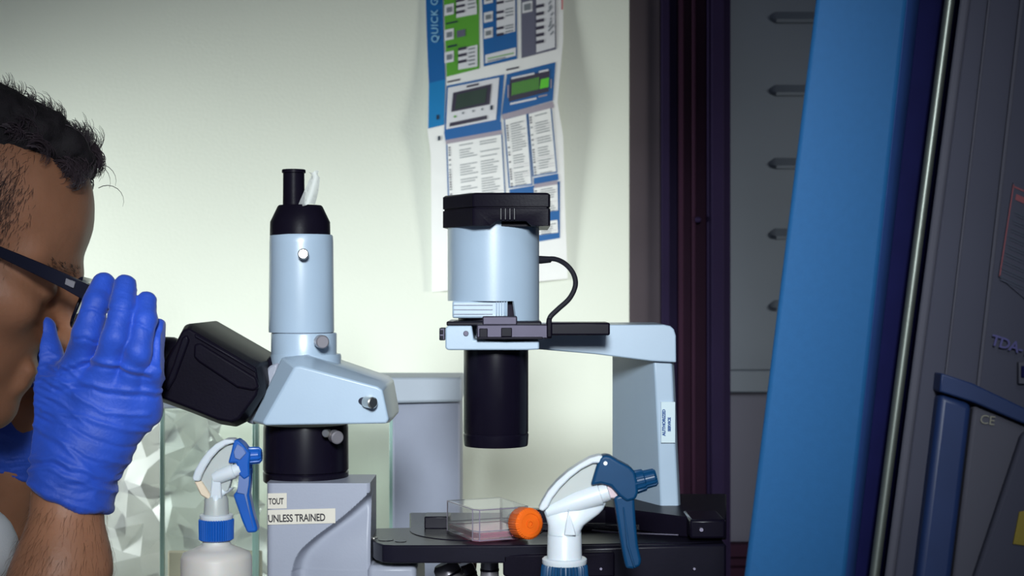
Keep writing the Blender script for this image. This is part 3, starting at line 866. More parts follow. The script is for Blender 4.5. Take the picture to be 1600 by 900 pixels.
# lamp housing: open-notched cylinder
def housing():
    bm = bmesh.new(); n = 96; cx = P(771, 0, LD).x; R = S(71.5, LD); T = 0.0025
    zt = P(0, 342, LD).z
    outer_t, outer_b, inner_t, inner_b = [], [], [], []
    for i in range(n):
        a = 2 * math.pi * i / n
        px = math.cos(a); front = math.sin(a) < 0
        x = cx + R * px; ppx = 771 + 71.5 * px
        yb = 500
        if front and ppx < 806: yb = 470
        elif (not front) : yb = 470
        zb = P(0, yb, LD).z
        c = Vector((cx, LD, 0)); dirv = Vector((math.cos(a), math.sin(a), 0))
        outer_t.append(c + dirv * (R - 0.001) + Vector((0, 0, zt))); outer_b.append(c + dirv * R + Vector((0, 0, zb)))
        inner_t.append(c + dirv * (R - T) + Vector((0, 0, zt))); inner_b.append(c + dirv * (R - T) + Vector((0, 0, zb)))
    mid = [p.copy() for p in outer_t]
    for p, q in zip(mid, outer_b):
        p.x, p.y = q.x, q.y; p.z -= 0.001
    r = [inner_b, outer_b, mid, outer_t, inner_t]
    vs = bm_rings(bm, r, False)
    for i in range(n):
        bm.faces.new((vs[-1][i], vs[-1][(i + 1) % n], vs[0][(i + 1) % n], vs[0][i]))
    return from_bm(bm, 'lamp_housing', WE, m_, True, 0, 2, 30)
hs = housing()
lathe('lamp_core', 771, [(500, 55), (345, 55)], LD + 0.001, M['dark_metal'], m_, 40)
pbox('lamp_drawer', 707, 792, 470, 497, LD - 0.034, LD + 0.02, WE, m_, 0.0015, 2, LD - 0.03)
for k in range(5):
    pbox('drawer_rib', 775 + k * 4, 777 + k * 4, 470.5, 496.5, LD - 0.0355, LD - 0.03, WE, m_, 0.0004, 1, LD - 0.03)
for k in range(3):
    pbox('drawer_line', 709, 770, 476 + k * 7, 477.4 + k * 7, LD - 0.0348, LD - 0.03, M['grey_enamel'], m_, 0.0002, 1, LD - 0.03)
# black heat-sink cap: polygon plan, chamfered left face
def capb():
    bm = bmesh.new()
    plan = [(690, LD - 0.007), (739, LD - 0.049), (743, LD - 0.050), (856, LD - 0.050), (859, LD - 0.047), (859, LD + 0.045), (700, LD + 0.045)]
    def ring(ya, off=0.0):
        out = []
        for i, (x, d) in enumerate(plan):
            dd = LD - 0.048 if i not in (0, 6) else LD - 0.0
            v = P(x, 0, LD - 0.03); v.y = d + off; v.z = P(0, ya, LD - 0.048).z
            v.x += off * (-1 if x > 800 else 1)
            out.append(v)
        return out
    bm_rings(bm, [ring(353), ring(326), ring(325.9, 0.0012), ring(323.1, 0.0012), ring(323), ring(304), ring(301, 0.002)])
    return from_bm(bm, 'heat_sink_cap', M['black_plastic'], m_, True, 0.0008, 2, 30)
cp = capb()
cut(cp, [(764, 360), (767, 352), (776, 345), (822, 345), (830, 352), (834, 360)], LD - 0.06, LD - 0.0375, LD - 0.05)
for k in range(4):
    pbox('cooling_fin', 781 + k * 7, 784.5 + k * 7, 325, 344, LD - 0.0525, LD - 0.046, BS, cp, 0.0005, 1, LD - 0.05)
# lamp cable
pts = spline([P(840, 407, LD), P(852, 405, LD - 0.005), P(868, 405, LD - 0.012), P(884, 413, LD - 0.02), P(896, 428, LD - 0.026), P(899, 446, LD - 0.032), P(890, 466, LD - 0.038), P(872, 483, LD - 0.044), P(860, 495, LD - 0.048), P(857, 506, LD - 0.050)], 8)
cb = sweep('lamp_cable', pts, 0.0021, M['black_rubber'], m_, 14)
rod('strain_relief', P(843, 406, LD), P(860, 405.5, LD - 0.007), 0.0034, 0.0027, M['black_rubber'], cb, 18, 0.0004)

# stage
def stage():
    z = CZ - 0.1988
    def top(px, d): return Vector(((px - 800) / F * d, d, z))
    TH = 0.0138
    outl = [(579, 1.235), (580, 1.215), (586, 1.200), (598, 1.1885), (615, 1.186), (790, 1.186), (1075, 1.20), (1128, 1.20), (1128, 1.36), (640, 1.36), (640, 1.275), (579, 1.27)]
    bm = bmesh.new()
    pt = [top(x, d) for x, d in outl]
    bm_rings(bm, [[p - Vector((0, 0, TH)) for p in pt], pt])
    o = from_bm(bm, 'stage', M['black_stage'], m_, True, 0.0012, 2, 30)
    return o, top, z
stg, stop, ZS = stage()
# insert ring, screw holes
def disc(px, d, r, h, m, name, parent, z=None, inner=0):
    c = Vector(((px - 800) / F * d, d, (z if z is not None else ZS)))
    return revolve(name, c, (0, 0, 1), [(0, r), (h, r)], m, parent, 40)
disc(745, 1.262, 0.055, 0.0006, M['black_satin'], 'stage_insert', m_)
disc(603, 1.212, 0.006, 0.0004, M['black_satin'], 'screw_recess', stg)
disc(626, 1.205, 0.0045, 0.0004, M['black_satin'], 'screw_recess', stg)
disc(584, 1.222, 0.003, 0.0004, M['chrome'], 'stage_screw', stg)
# under-stage block on the pillar side, mechanical stage frame behind
prism('substage_block', [(790, 858), (1135, 850), (1135, 1050), (800, 1050), (790, 1000)], 1.192, 1.34, M['black_stage'], m_, 0.002, 2, 1.192)
prism('substage_plate', [(786, 866), (960, 862), (960, 900), (800, 903), (786, 898)], 1.186, 1.20, M['black_plastic'], m_, 0.0015, 2, 1.19)
bm = bmesh.new()
def stage_bar(name, x0, x1, d0, d1, h, m):
    a = (x0 - 800) / F * d0; b = (x1 - 800) / F * d0
    return box(name, a, b, d0, d1, ZS + 0.0002, ZS + h, m, m_, 0.001)
stage_bar('guide_block', 663, 703, 1.265, 1.29, 0.0105, M['black_satin'])
stage_bar('guide_rail', 830, 960, 1.28, 1.292, 0.014, M['black_satin'])
stage_bar('guide_rail', 830, 1086, 1.255, 1.262, 0.006, M['black_satin'])
def wedge():
    bm = bmesh.new()
    base = [(905, 1.30), (1065, 1.225), (1135, 1.21), (1135, 1.36), (905, 1.36)]
    lo = [Vector(((x - 800) / F * d, d, ZS + 0.0002)) for x, d in base]
    hi = [p + Vector((0, 0, 0.0165)) for p in lo]
    bm_rings(bm, [lo, hi])
    return from_bm(bm, 'mechanical_stage_frame', M['black_plastic'], m_, True, 0.0012)
wedge()
pbox('drive_box', 1078, 1134, 812, 842, 1.2, 1.25, M['black_satin'], m_, 0.002, 2, 1.2)
rod('drive_screw', P(1096, 828, 1.2), P(1096, 828, 1.1975), 0.0020, 0.0015, M['dark_metal'], m_, 16)
for x, y in ((939, 889), (1085, 889)):
    rod('block_screw', P(x, y, 1.187 if x < 960 else 1.1925), P(x, y, 1.1845 if x < 960 else 1.190), 0.0013, 0.0010, M['dark_metal'], m_, 12)
sweep('stage_cable', spline([P(925, 829, 1.21), P(960, 832, 1.20), P(1010, 834, 1.192), P(1060, 836, 1.188)], 6), 0.0008, M['dark_metal'], m_, 8)
# objectives hanging from the nosepiece under the stage
for (xa, ya, xb, yb_, d, r) in ((694, 880, 724, 950, 1.25, 0.011), (722, 882, 742, 950, 1.28, 0.010), (765, 868, 765, 960, 1.235, 0.0075)):
    a = P(xa, ya, d); b = P(xb, yb_, d); ax = b - a; L = ax.length
    ob = revolve('objective_lens', a, ax, [(0, r * 0.75), (0.003, r * 0.95), (L * 0.35, r), (L * 0.36, r * 1.08), (L * 0.6, r * 1.08), (L, r * 1.1)], M['steel'], m_, 36)
    revolve('objective_ring', a + ax * 0.22, ax, [(0, r * 1.02), (0.0018, r * 1.02)], M['black_satin'], ob, 36)
lathe('nosepiece', 735, [(1000, 60), (960, 58), (945, 45)], 1.27, M['steel'], m_, 48)
pbox('filter_board', 700, 744, 874, 892, 1.31, 1.335, M['wood'], m_, 0.001)

# curl of clear film at the port
bm = bmesh.new(); g = []
for j in range(11):
    v = j / 10; row = []
    xl = 490 - 24 * v ** 0.9; xr = 500 - 8 * v ** 2.2
    if j == 0: xl, xr = 482, 498
    if j == 1: xl, xr = 487, 496
    for i in range(9):
        u = i / 8; x = xl + (xr - xl) * u; y = 268 + 52 * v + 2 * math.sin(u * 6)
        row.append(bm.verts.new(P(x, y, MD - 0.012 - 0.006 * math.sin(u * math.pi) * (0.4 + v))))
    g.append(row)
for j in range(10):
    for i in range(8): bm.faces.new((g[j][i], g[j + 1][i], g[j + 1][i + 1], g[j][i + 1]))
bmesh.ops.solidify(bm, geom=bm.faces[:], thickness=0.0004)
fl = from_bm(bm, 'film_scrap', M['film'], None, True, 0, 2, 70)
tag(fl, 'curl of frosted clear film standing beside the black port cap', 'film')

# ---------------------------------------------------------------- culture flask on the stage
FB = Vector(((766 - 800) / F * 1.225, 1.225, ZS + 0.0008))
fk = thing('culture_flask', 'clear culture flask of pink medium with orange screw cap on the stage', 'flask', FB)
ang = math.radians(24)
ex = Vector((math.cos(ang), math.sin(ang), 0)); ey_ = Vector((-math.sin(ang), math.cos(ang), 0))
# long axis -ey_ points to camera and slightly right
def fpt(u, v, w): return FB + ex * u + ey_ * v + Vector((0, 0, w))
def fbox(name, u0, u1, v0, v1, w0, w1, m, neck=False, bevel=0.0015):
    bm = bmesh.new()
    pl_ = [(u0, v0 + 0.006), (u0 + 0.004, v0), (u1 - 0.004, v0), (u1, v0 + 0.006), (u1, v1), (u0, v1)] if neck else [(u0, v0), (u1, v0), (u1, v1), (u0, v1)]
    bm_rings(bm, [[fpt(u, v, w0) for u, v in pl_], [fpt(u, v, w1) for u, v in pl_]])
    return from_bm(bm, name, m, fk, True, bevel, 2)
fb = fbox('flask_body', -0.024, 0.024, -0.026, 0.034, 0.0004, 0.026, M['flask'], True)
fbox('culture_medium', -0.0225, 0.0225, -0.0245, 0.0325, 0.0030, 0.0072, M['medium'], True, 0.0006)
bm = bmesh.new()
for (u, v) in ((-.0235, -.0200), (-.0200, -.0258), (.0200, -.0258), (.0235, -.0200), (.0235, .0335), (-.0235, .0335)):
    bm_revolve(bm, fpt(u, v, .001), (0, 0, 1), [(0, .00045), (.0245, .00045)], 8)
for w_ in (.0253, .0085, .0015):
    loop = [(-.0235, -.0200), (-.0200, -.0258), (.0200, -.0258), (.0235, -.0200), (.0235, .0335), (-.0235, .0335), (-.0235, -.0200)]
    for (p_, q_) in zip(loop, loop[1:]):
        a_ = fpt(p_[0], p_[1], w_); b_ = fpt(q_[0], q_[1], w_)
        bm_revolve(bm, a_, b_ - a_, [(0, .0004), ((b_ - a_).length, .0004)], 8)
from_bm(bm, 'moulded_edges', M['steel_clear'], fb)
nk0 = fpt(0.010, -0.026, 0.014); nk1 = fpt(0.012, -0.040, 0.0155)
rod('flask_neck', nk0, nk1, 0.0085, 0.0085, M['flask'], fk, 32)
ax = (fpt(0.012, -0.054, 0.0165) - fpt(0.010, -0.026, 0.014))
ccap = revolve('screw_cap', fpt(0.011, -0.036, 0.0150), ax, [(0, 0.0118), (0.001, 0.0125), (0.013, 0.0122), (0.0148, 0.0105), (0.0150, 0.008), (0.0143, 0.0078), (0.0143, 0.0035), (0.0149, 0.0033), (0.0149, 0.002), (0.0142, 0.0018)], M['orange'], fk, 96, 35, 40, -0.0004)

# ---------------------------------------------------------------- spray bottles
def sprayer_front():
    d = 1.08; h = 0.008
    xb = P(882, 0, d).x
    t = thing('spray_bottle', 'large spray bottle with white head and deep blue trigger in front of the black stage', 'spray bottle', (xb, d, BENCH), 'spray bottles')
    W = M['spray_white']; T = M['spray_teal']
    # hood: curved strip
    hood = [(841, 793), (846, 783), (856, 766), (870, 750), (887, 735), (905, 723), (921, 714), (935, 710), (942, 711), (938, 722), (926, 722), (908, 731), (891, 744), (875, 760), (862, 777), (856, 790), (848, 797)]
    hd = prism('shroud', hood, d - h, d + h, W, t, 0.0012, 2, d)
    prism('shroud_web', [(852, 790), (862, 774), (877, 757), (893, 742), (911, 729), (930, 720), (938, 716), (936, 742), (925, 760), (902, 768), (880, 782), (860, 795)], d - 0.0035, d + 0.0035, M['spray_white_dim'], hd, 0.0005, 1, d)
    # barrel
    a = P(853, 800, d); b = P(951, 767, d); L = (b - a).length
    revolve('barrel', a, b - a, [(0, 0.0042), (L * 0.12, 0.0055), (L * 0.5, 0.0078), (L * 0.86, 0.0082), (L * 0.87, 0.0070), (L * 0.985, 0.0068), (L, 0.0058)], W, t, 40)
    pbox('barrel_rib', 928, 943, 757, 763, d - 0.003, d + 0.003, W, t, 0.0004, 1, d)
    # funnel body between barrel and neck
    bm = bmesh.new(); rings = []
    for y, xl, xr, th in ((786, 858, 947, 0.0045), (795, 848, 943, 0.005), (803, 851, 936, 0.0058), (812, 854, 924, 0.0068), (820, 856, 913, 0.009), (828, 856, 908, 0.012), (834, 855.5, 908, 0.0125)):
        c = (xl + xr) / 2; r = S((xr - xl) / 2, d); o = P(c, y, d)
        rings.append([o + Vector((r * math.cos(q), th * math.sin(q), 0)) for q in [2 * math.pi * k / 40 for k in range(40)]])
    bm_rings(bm, rings); from_bm(bm, 'funnel', W, t, True, 0, 2, 50)
    prism('gusset', [(888, 792), (899, 832), (880, 832)], d - 0.0138, d, W, t, 0.0006, 1, d)
    lathe('neck', 882, [(874, 28), (872, 27.3), (832, 26.3), (830, 25)], d, W, t, 48)
    lathe('flange', 882, [(881, 34), (879, 35), (873, 35), (871.5, 33)], d, W, t, 48)
    lathe('collar', 882, [(925, 37), (920, 39), (884, 36), (880, 34)], d, T, t, 120, 35, 44, -0.0009)
    # bottle below the frame
    lathe('bottle', 882, [(ybench(d) - 0.5, 80), (ybench(d) - 8, 84), (1010, 84), (985, 78), (960, 55), (935, 32), (922, 31)], d, M['bottle'], t, 64)
    # nozzle head
    hdp = [(922, 757), (930, 730), (936, 713), (944, 709), (953, 711), (968, 720), (982, 727), (991, 735), (995, 750), (996, 768), (992, 778), (978, 782), (966, 773), (953, 758), (938, 754)]
    nh = prism('nozzle_head', hdp, d - 0.0085, d + 0.0085, T, t, 0.0022, 3, d)
    rod('pin', P(946, 724, d - 0.0082), P(946, 724, d - 0.0092), 0.0016, 0.0014, W, nh, 16)
    a = P(990, 754, d); b = P(1026, 745, d)
    L = (b - a).length
    revolve('nozzle', a, b - a, [(0, 0.0085), (L * 0.45, 0.0078), (L * 0.5, 0.0066), (L * 0.9, 0.0064), (L, 0.0048)], T, nh, 96, 35, 14, -0.0008)
    prism('piston', [(942, 762), (950, 756), (960, 762), (969, 770), (968, 777), (952, 778)], d - 0.004, d + 0.004, M['piston'], t, 0.001, 2, d)
    tr = [(958, 776), (966, 772), (990, 772), (991, 790), (993, 820), (996, 850), (1001, 872), (1000, 882), (989, 887), (977, 886), (973, 868), (968, 840), (963, 808)]
    g = prism('trigger', tr, d - 0.0065, d + 0.0065, T, t, 0.002, 3, d)
    prism('trigger_ridge', [(972, 790), (974, 790), (982, 850), (992, 884), (989, 884), (978, 850)], d - 0.0085, d - 0.006, T, g, 0.0004, 1, d)
sprayer_front()

def sprayer_back():
    d = 1.15
    xb = P(338, 0, d).x
    t = thing('spray_bottle', 'frosted spray bottle with bright blue collar left of the microscope stand', 'spray bottle', (xb, d, BENCH), 'spray bottles')
    W = M['spray_white']; Bl = M['spray_blue']; PB = M['spray_blue_pale']
    lathe('bottle', 338, [(ybench(d) - 0.5, 52), (ybench(d) - 5, 55), (872, 55), (864, 52), (857, 36), (851, 23), (846, 21), (840, 20)], d, M['bottle'], t, 72, 50)
    lathe('collar', 338, [(844, 24), (842, 27), (812, 27.5), (810, 25)], d, Bl, t, 120, 35, 40, -0.0007)
    lathe('flange', 338, [(811, 25), (809, 26), (804, 26), (803, 24)], d, W, t, 48)
    lathe('neck', 338, [(805, 19.5), (780, 18.5), (774, 16)], d, M['spray_white_dim'], t, 48)
    bm = bmesh.new(); rings = []
    for y, xl, xr, th in ((762, 316, 366, 0.004), (768, 322, 360, 0.005), (773, 327, 352, 0.008), (780, 329, 350, 0.009)):
        c = (xl + xr) / 2; r = S((xr - xl) / 2, d); o = P(c, y, d)
        rings.append([o + Vector((r * math.cos(q), th * math.sin(q), 0)) for q in [2 * math.pi * k / 32 for k in range(32)]])
    bm_rings(bm, rings); from_bm(bm, 'funnel', W, t, True, 0, 2, 50)
    sh = prism('shroud', [(304, 745), (308, 733), (316, 719), (327, 704), (340, 692), (354, 685), (367, 685), (370, 690), (356, 694), (345, 702), (334, 714), (325, 728), (318, 742), (316, 750), (306, 750)], d - 0.009, d + 0.009, W, t, 0.0012, 2, d)
    prism('shroud_web', [(315, 750), (320, 738), (332, 718), (345, 703), (358, 694), (368, 692), (366, 720), (362, 752), (358, 766), (330, 776), (322, 768)], d - 0.004, d + 0.004, M['spray_white_dim'], sh, 0.0006, 1, d)
    prism('lower_wedge', [(306, 750), (317, 750), (333, 774), (332, 781), (316, 772)], d - 0.007, d + 0.007, M['beige'], t, 0.001, 1, d)
    a = P(334, 748, d - 0.004); b = P(376, 732, d - 0.004); L = (b - a).length
    revolve('barrel', a, b - a, [(0, 0.004), (L * 0.2, 0.0052), (L * 0.75, 0.0056), (L * 0.76, 0.0048), (L, 0.0046)], W, t, 32)
    prism('barrel_stem', [(334, 745), (346, 742), (350, 778), (330, 778)], d - 0.0075, d - 0.002, W, t, 0.001, 1, d)
    nh = prism('nozzle_head', [(359, 722), (364, 704), (368, 687), (373, 685), (382, 692), (388, 700), (394, 706), (392, 722), (393, 742), (384, 748), (376, 740), (372, 722)], d - 0.008, d + 0.008, Bl, t, 0.0016, 2, d)
    prism('side_cheek', [(368, 704), (374, 692), (383, 698), (388, 706), (378, 717), (370, 714)], d - 0.0088, d - 0.007, PB, nh, 0.0005, 1, d)
    a = P(390, 712, d); b = P(409, 711, d)
    revolve('nozzle', a, b - a, [(0, 0.0066), ((b - a).length * 0.8, 0.0062), ((b - a).length, 0.0045)], Bl, nh, 72, 35, 12, -0.0006)
    tr = prism('trigger', [(376, 738), (393, 730), (393, 752), (391, 772), (397, 800), (404, 824), (403, 830), (388, 831), (380, 812), (366, 772), (372, 766)], d - 0.006, d + 0.006, Bl, t, 0.0016, 2, d)
    prism('trigger_side', [(376, 742), (392, 734), (391, 756), (388, 772), (393, 800), (398, 822), (392, 800), (384, 770), (373, 768)], d - 0.0072, d - 0.005, PB, tr, 0.0005, 1, d)
sprayer_back()

# ---------------------------------------------------------------- safety cabinet at the right, leaning front frame
def lean(name, top, bot, m, parent, bevel=0.002, y0=-560, y1=1560, seg=2):
    """bar lofted between a section at y0 and one at y1; sections: list of (x at frame y=0, x at frame y=900, distance)"""
    bm = bmesh.new(); rings = []
    for yy in (y1, y0):
        r = []
        for (xa, xb, d) in top:
            x = xa + (xb - xa) * yy / 900
            r.append(P(x, yy, d))
        rings.append(r)
    zb = min(p.z for p in rings[0])
    for p, q in zip(rings[0], rings[1]):
        f = (BENCH + 0.001 - p.z) / (q.z - p.z); np_ = p.lerp(q, f); p.x, p.y, p.z = np_
    bm_rings(bm, rings)
    return from_bm(bm, name, m, parent, True, bevel, seg)
cab = thing('safety_cabinet', 'leaning blue and grey laboratory cabinet with a chrome sash rod', 'cabinet', (0.30, 0.9, BENCH))
lean('side_panel', [(1275, 1163, 0.95), (1418, 1322, 0.95), (1420, 1324, 1.35), (1277, 1165, 1.35)], 0, M['cabinet_blue'], cab, 0.003)
lean('edge_trim', [(1417, 1321, 0.951), (1428, 1328, 0.955), (1437, 1336, 0.972), (1439, 1338, 1.3), (1418, 1323, 1.3)], 0, M['cabinet_blue_dark'], cab, 0.001)
lean('gasket', [(1436, 1334, 0.975), (1508, 1390, 0.975), (1508, 1390, 1.2), (1436, 1334, 1.2)], 0, M['navy'], cab, 0.001)
bm = bmesh.new()
pa = P(1484 + 0.131 * 560, -560, 0.955); pb = P(1484 - 0.131 * 1560, 1560, 0.955)
f_ = (BENCH + 0.001 - pb.z) / (pa.z - pb.z); pb = pb.lerp(pa, f_)
bm_revolve(bm, pb, pa - pb, [(0, 0.0032), ((pa - pb).length, 0.0032)], 24)
from_bm(bm, 'sash_rod', M['rod'], cab)
lean('sash_frame', [(1500, 1382, 0.93), (1516, 1398, 0.93), (1516, 1398, 1.1), (1500, 1382, 1.1)], 0, M['cab_grey_light'], cab, 0.002)
lean('front_panel', [(1514, 1396, 0.94), (1900, 1790, 0.94), (1900, 1790, 1.2), (1514, 1396, 1.2)], 0, M['cab_grey'], cab, 0.002)
lean('panel_bead', [(1544, 1440, 0.937), (1548, 1444, 0.937), (1548, 1444, 0.942), (1544, 1440, 0.942)], 0, M['cab_grey_light'], cab, 0.0005)
lean('panel_bead', [(1594, 1492, 0.937), (1600, 1498, 0.937), (1600, 1498, 0.942), (1594, 1492, 0.942)], 0, M['cab_grey_light'], cab, 0.0005)
prism('trim_band', [(1471, 583), (1520, 599), (1600, 637), (1660, 662), (1660, 680), (1600, 662), (1522, 629), (1468, 612)], 0.925, 0.945, M['cab_navy'], cab, 0.001)
prism('trim_column', [(1469, 614), (1520, 631), (1488, 900), (1466, 1080), (1402, 1080), (1434, 900)], 0.929, 0.945, M['cab_navy'], cab, 0.004, 3)
prism('lower_panel', [(1522, 634), (1600, 666), (1660, 690), (1640, 1080), (1468, 1080), (1490, 900)], 0.930, 0.945, M['cab_grey_light'], cab, 0.002)
prism('access_flap', [(1598, 680), (1660, 640), (1660, 1080), (1490, 1080), (1524, 900)], 0.924, 0.934, M['cab_grey'], cab, 0.002)
prism('yellow_sticker', [(1593, 800), (1640, 790), (1640, 858), (1583, 850)], 0.9228, 0.9245, M['yellow'], cab, 0.0002)
# warning label with slanting lines of print
lb = prism('warning_label', [(1583, 285), (1660, 315), (1640, 500), (1560, 432)], 0.9388, 0.9405, M['cab_grey'], cab, 0.0002)
bm = bmesh.new(); rnd = random.Random(5)
def tilted(x, y, L, h, mi):
    a = math.radians(24); c = (math.cos(a), math.sin(a))
    q = [(x, y), (x + L * c[0], y + L * c[1]), (x + L * c[0] - h * 0.2, y + L * c[1] + h), (x - h * 0.2, y + h)]
    vs = [bm.verts.new(P(px, py, 0.9384)) for px, py in q]; f = bm.faces.new(vs); f.material_index = mi
for k in range(9):
    tilted(1586 - k * 3.0, 330 + k * 12.5, 70, 2.6, 1)
    tilted(1587 - k * 3.0, 335.5 + k * 12.5, 60 - rnd.random() * 10, 2.0, 1)
tilted(1584, 290, 70, 2.5, 0); tilted(1588, 303, 70, 9, 0)
for (x, y, x2, y2) in ((1583, 288, 1561, 432),):
    vs = [bm.verts.new(P(px, py, 0.9384)) for px, py in ((x, y), (x + 2, y), (x2 + 2, y2), (x2, y2))]; f = bm.faces.new(vs); f.material_index = 0
from_bm(bm, 'label_print', [M['red_dim'], M['dim_ink']], lb, False)
a24 = math.radians(17)
text('TDA-1650', P(1549, 531, 0.9365), (math.cos(a24), 0, -math.sin(a24)), (0.1, 0, 1), S(23, 0.9365), M['purple_ink'], cab, 'cabinet_lettering', 0.95, 0.0002)
text('CE', P(1531, 655, 0.9285), (1, 0, -0.15), (0, 0, 1), S(20, 0.93), M['yellow_dim'], cab, 'cabinet_lettering', 1.0, 0)
pbox('latch_plate', 1592, 1650, 566, 600, 0.936, 0.941, M['cab_grey_light'], cab, 0.0005)
pbox('latch_window', 1596, 1640, 572, 590, 0.935, 0.9365, M['navy'], cab, 0.0003)

# ---------------------------------------------------------------- the person at the eyepieces
HD = 1.262                                     # distance of the head's middle plane
pr = thing('person', 'person with short dark hair and glasses peering into the eyepieces with blue gloved hands', 'person', (-0.78, 1.25, 0))
TH = math.radians(22); HS = 1.06
HR = np.array([[math.cos(TH), 0, math.sin(TH)], [0, 1, 0], [-math.sin(TH), 0, math.cos(TH)]])
YW = math.radians(14)                            # the face turns a little away from the camera
HR = np.array([[math.cos(YW), -math.sin(YW), 0], [math.sin(YW), math.cos(YW), 0], [0, 0, 1]]) @ HR   # local -> world
brow_l = np.array([0.0965, 0, 0.004]) * HS
bw = P(114, 428, HD)
HO = np.array(bw) - HR @ brow_l
def H(x, y, z): return HO + HR @ (np.array([x, y, z]) * HS)
def build_body():
    f = Field((-1.12, 0.90, 0.02), (-0.28, 1.60, 1.40), 0.0036)
    def he(c, r, k=0.012, op='add', R=HR): f.ell(H(*c), np.array(r) * HS, k, R, op)
    he((-.014, 0, .026), (.098, .076, .084)); he((.040, 0, .030), (.056, .060, .062), .03)
    he((.044, 0, -.045), (.052, .056, .078), .03); he((.022, 0, -.092), (.060, .052, .036), .03); he((.078, 0, -.112), (.020, .025, .019), .02)
    for s in (-1, 1):
        f.cap(H(.088, s * .010, .004), H(.066, s * .048, .006), .011 * HS, .010 * HS, .014)
        he((.060, s * .048, -.032), (.024, .017, .018), .022)
        he((.104, s * .032, -.014), (.022, .019, .014), .012, 'sub')
        he((.076, s * .032, -.014), (.016, .016, .014), .006)
        f.cap(H(.090, s * .018, -.012), H(.084, s * .044, -.016), .0035 * HS, .003 * HS, .004)
        he((.108, s * .012, -.050), (.009, .008, .008), .008)
        he((-.008, s * .080, -.018), (.018, .008, .032), .008)
        he((-.006, s * .089, -.016), (.009, .005, .020), .006, 'sub')
    f.cap(H(.094, 0, -.002), H(.122, 0, -.044), .009 * HS, .013 * HS, .014)
    f.cap(H(.095, -.020, -.076), H(.095, .020, -.076), .006, .006, .010); f.cap(H(.092, -.016, -.088), H(.092, .016, -.088), .007, .007, .010)
    f.cap(H(-.045, 0, -.06), (-0.66, HD, 0.985), .064, .066, .05)
    # trunk, seated on a stool
    f.cap((-0.70, 1.10, .955), (-0.70, 1.42, .955), .070, .070, .06)
    f.ell((-0.72, 1.26, .80), (.125, .17, .22), .06); f.ell((-0.77, 1.26, .58), (.125, .165, .14), .06)
    for s, yk in ((-1, 1.17), (1, 1.35)):
        f.cap((-0.76, yk, .55), (-0.46, yk + s * .02, .54), .082, .062, .05)
        f.cap((-0.46, yk + s * .02, .54), (-0.50, yk + s * .02, .12), .058, .038, .03)
        f.cap((-0.51, yk + s * .02, .075), (-0.36, yk + s * .03, .06), .034, .026, .03)
    # near arm and far arm
    f.cap((-0.70, 1.06, .955), (-0.40, 1.10, .800), .050, .044, .04)
    f.cap((-0.40, 1.10, .800), NW1, .044, .0315, .03); f.cap(NW1, NW2, .0315, .025, .02)
    f.cap((-0.70, 1.46, .955), (-0.42, 1.42, .800), .050, .042, .04)
    f.cap((-0.42, 1.42, .800), FW1, .042, .031, .03); f.cap(FW1, FW2, .031, .026, .02)
    # hands continue inside the gloves
    f.cap(NW2, NPALM, .024, .022, .01); f.cap(FW2, FPALM, .024, .022, .01)
    def disp(p):
        n = vnoise(p * 60) - 0.5
        return (n * 0.0009).astype(float)
    return f.mesh('body', M['skin'], pr, disp)
def W3(px, py, d): return tuple(P(px, py, d))
NW1 = W3(98, 890, 1.138); NW2 = W3(106, 775, 1.150); NPALM = W3(150, 650, 1.166)
FW1 = W3(-12, 860, 1.388); FW2 = W3(14, 736, 1.374); FPALM = W3(50, 640, 1.366)
body_p = build_body()

FOLDS = [(.0015, 4.0, [(98, 575), (135, 560), (185, 566), (240, 580)]), (-.0010, 3.0, [(96, 583), (140, 570), (190, 576), (238, 590)]),
         (.0013, 4.0, [(88, 602), (140, 596), (200, 606), (248, 612)]), (-.0009, 3.0, [(90, 611), (145, 606), (200, 616), (244, 622)]),
         (.0014, 4.5, [(72, 640), (130, 645), (190, 668), (232, 676)]), (.0012, 4.0, [(56, 664), (110, 686), (165, 716), (200, 724)]),
         (-.0010, 3.5, [(62, 652), (120, 668), (180, 694), (215, 700)]), (.0014, 4.0, [(46, 716), (95, 712), (140, 728), (188, 752)]),
         (.0012, 3.5, [(46, 732), (90, 726), (130, 742), (178, 768)]), (-.0010, 3.0, [(46, 724), (92, 719), (135, 735), (182, 760)]),
         (.0012, 4.0, [(125, 618), (170, 640), (232, 648)]), (.0010, 3.0, [(50, 598), (70, 590), (92, 594)]), (.0010, 3.0, [(52, 578), (70, 570), (88, 576)]),
         (.0009, 3.0, [(54, 556), (70, 550), (86, 556)]), (-.0012, 2.5, [(134, 486), (152, 484), (172, 494)]), (-.0010, 2.5, [(170, 484), (190, 480), (212, 486)]),
         (-.0009, 2.5, [(126, 530), (142, 526), (160, 536)]), (-.0009, 2.5, [(212, 508), (226, 506), (240, 512)])]
def nrm_ok(p): return np.clip((1.172 - p[:, 1]) / .010, 0, 1)
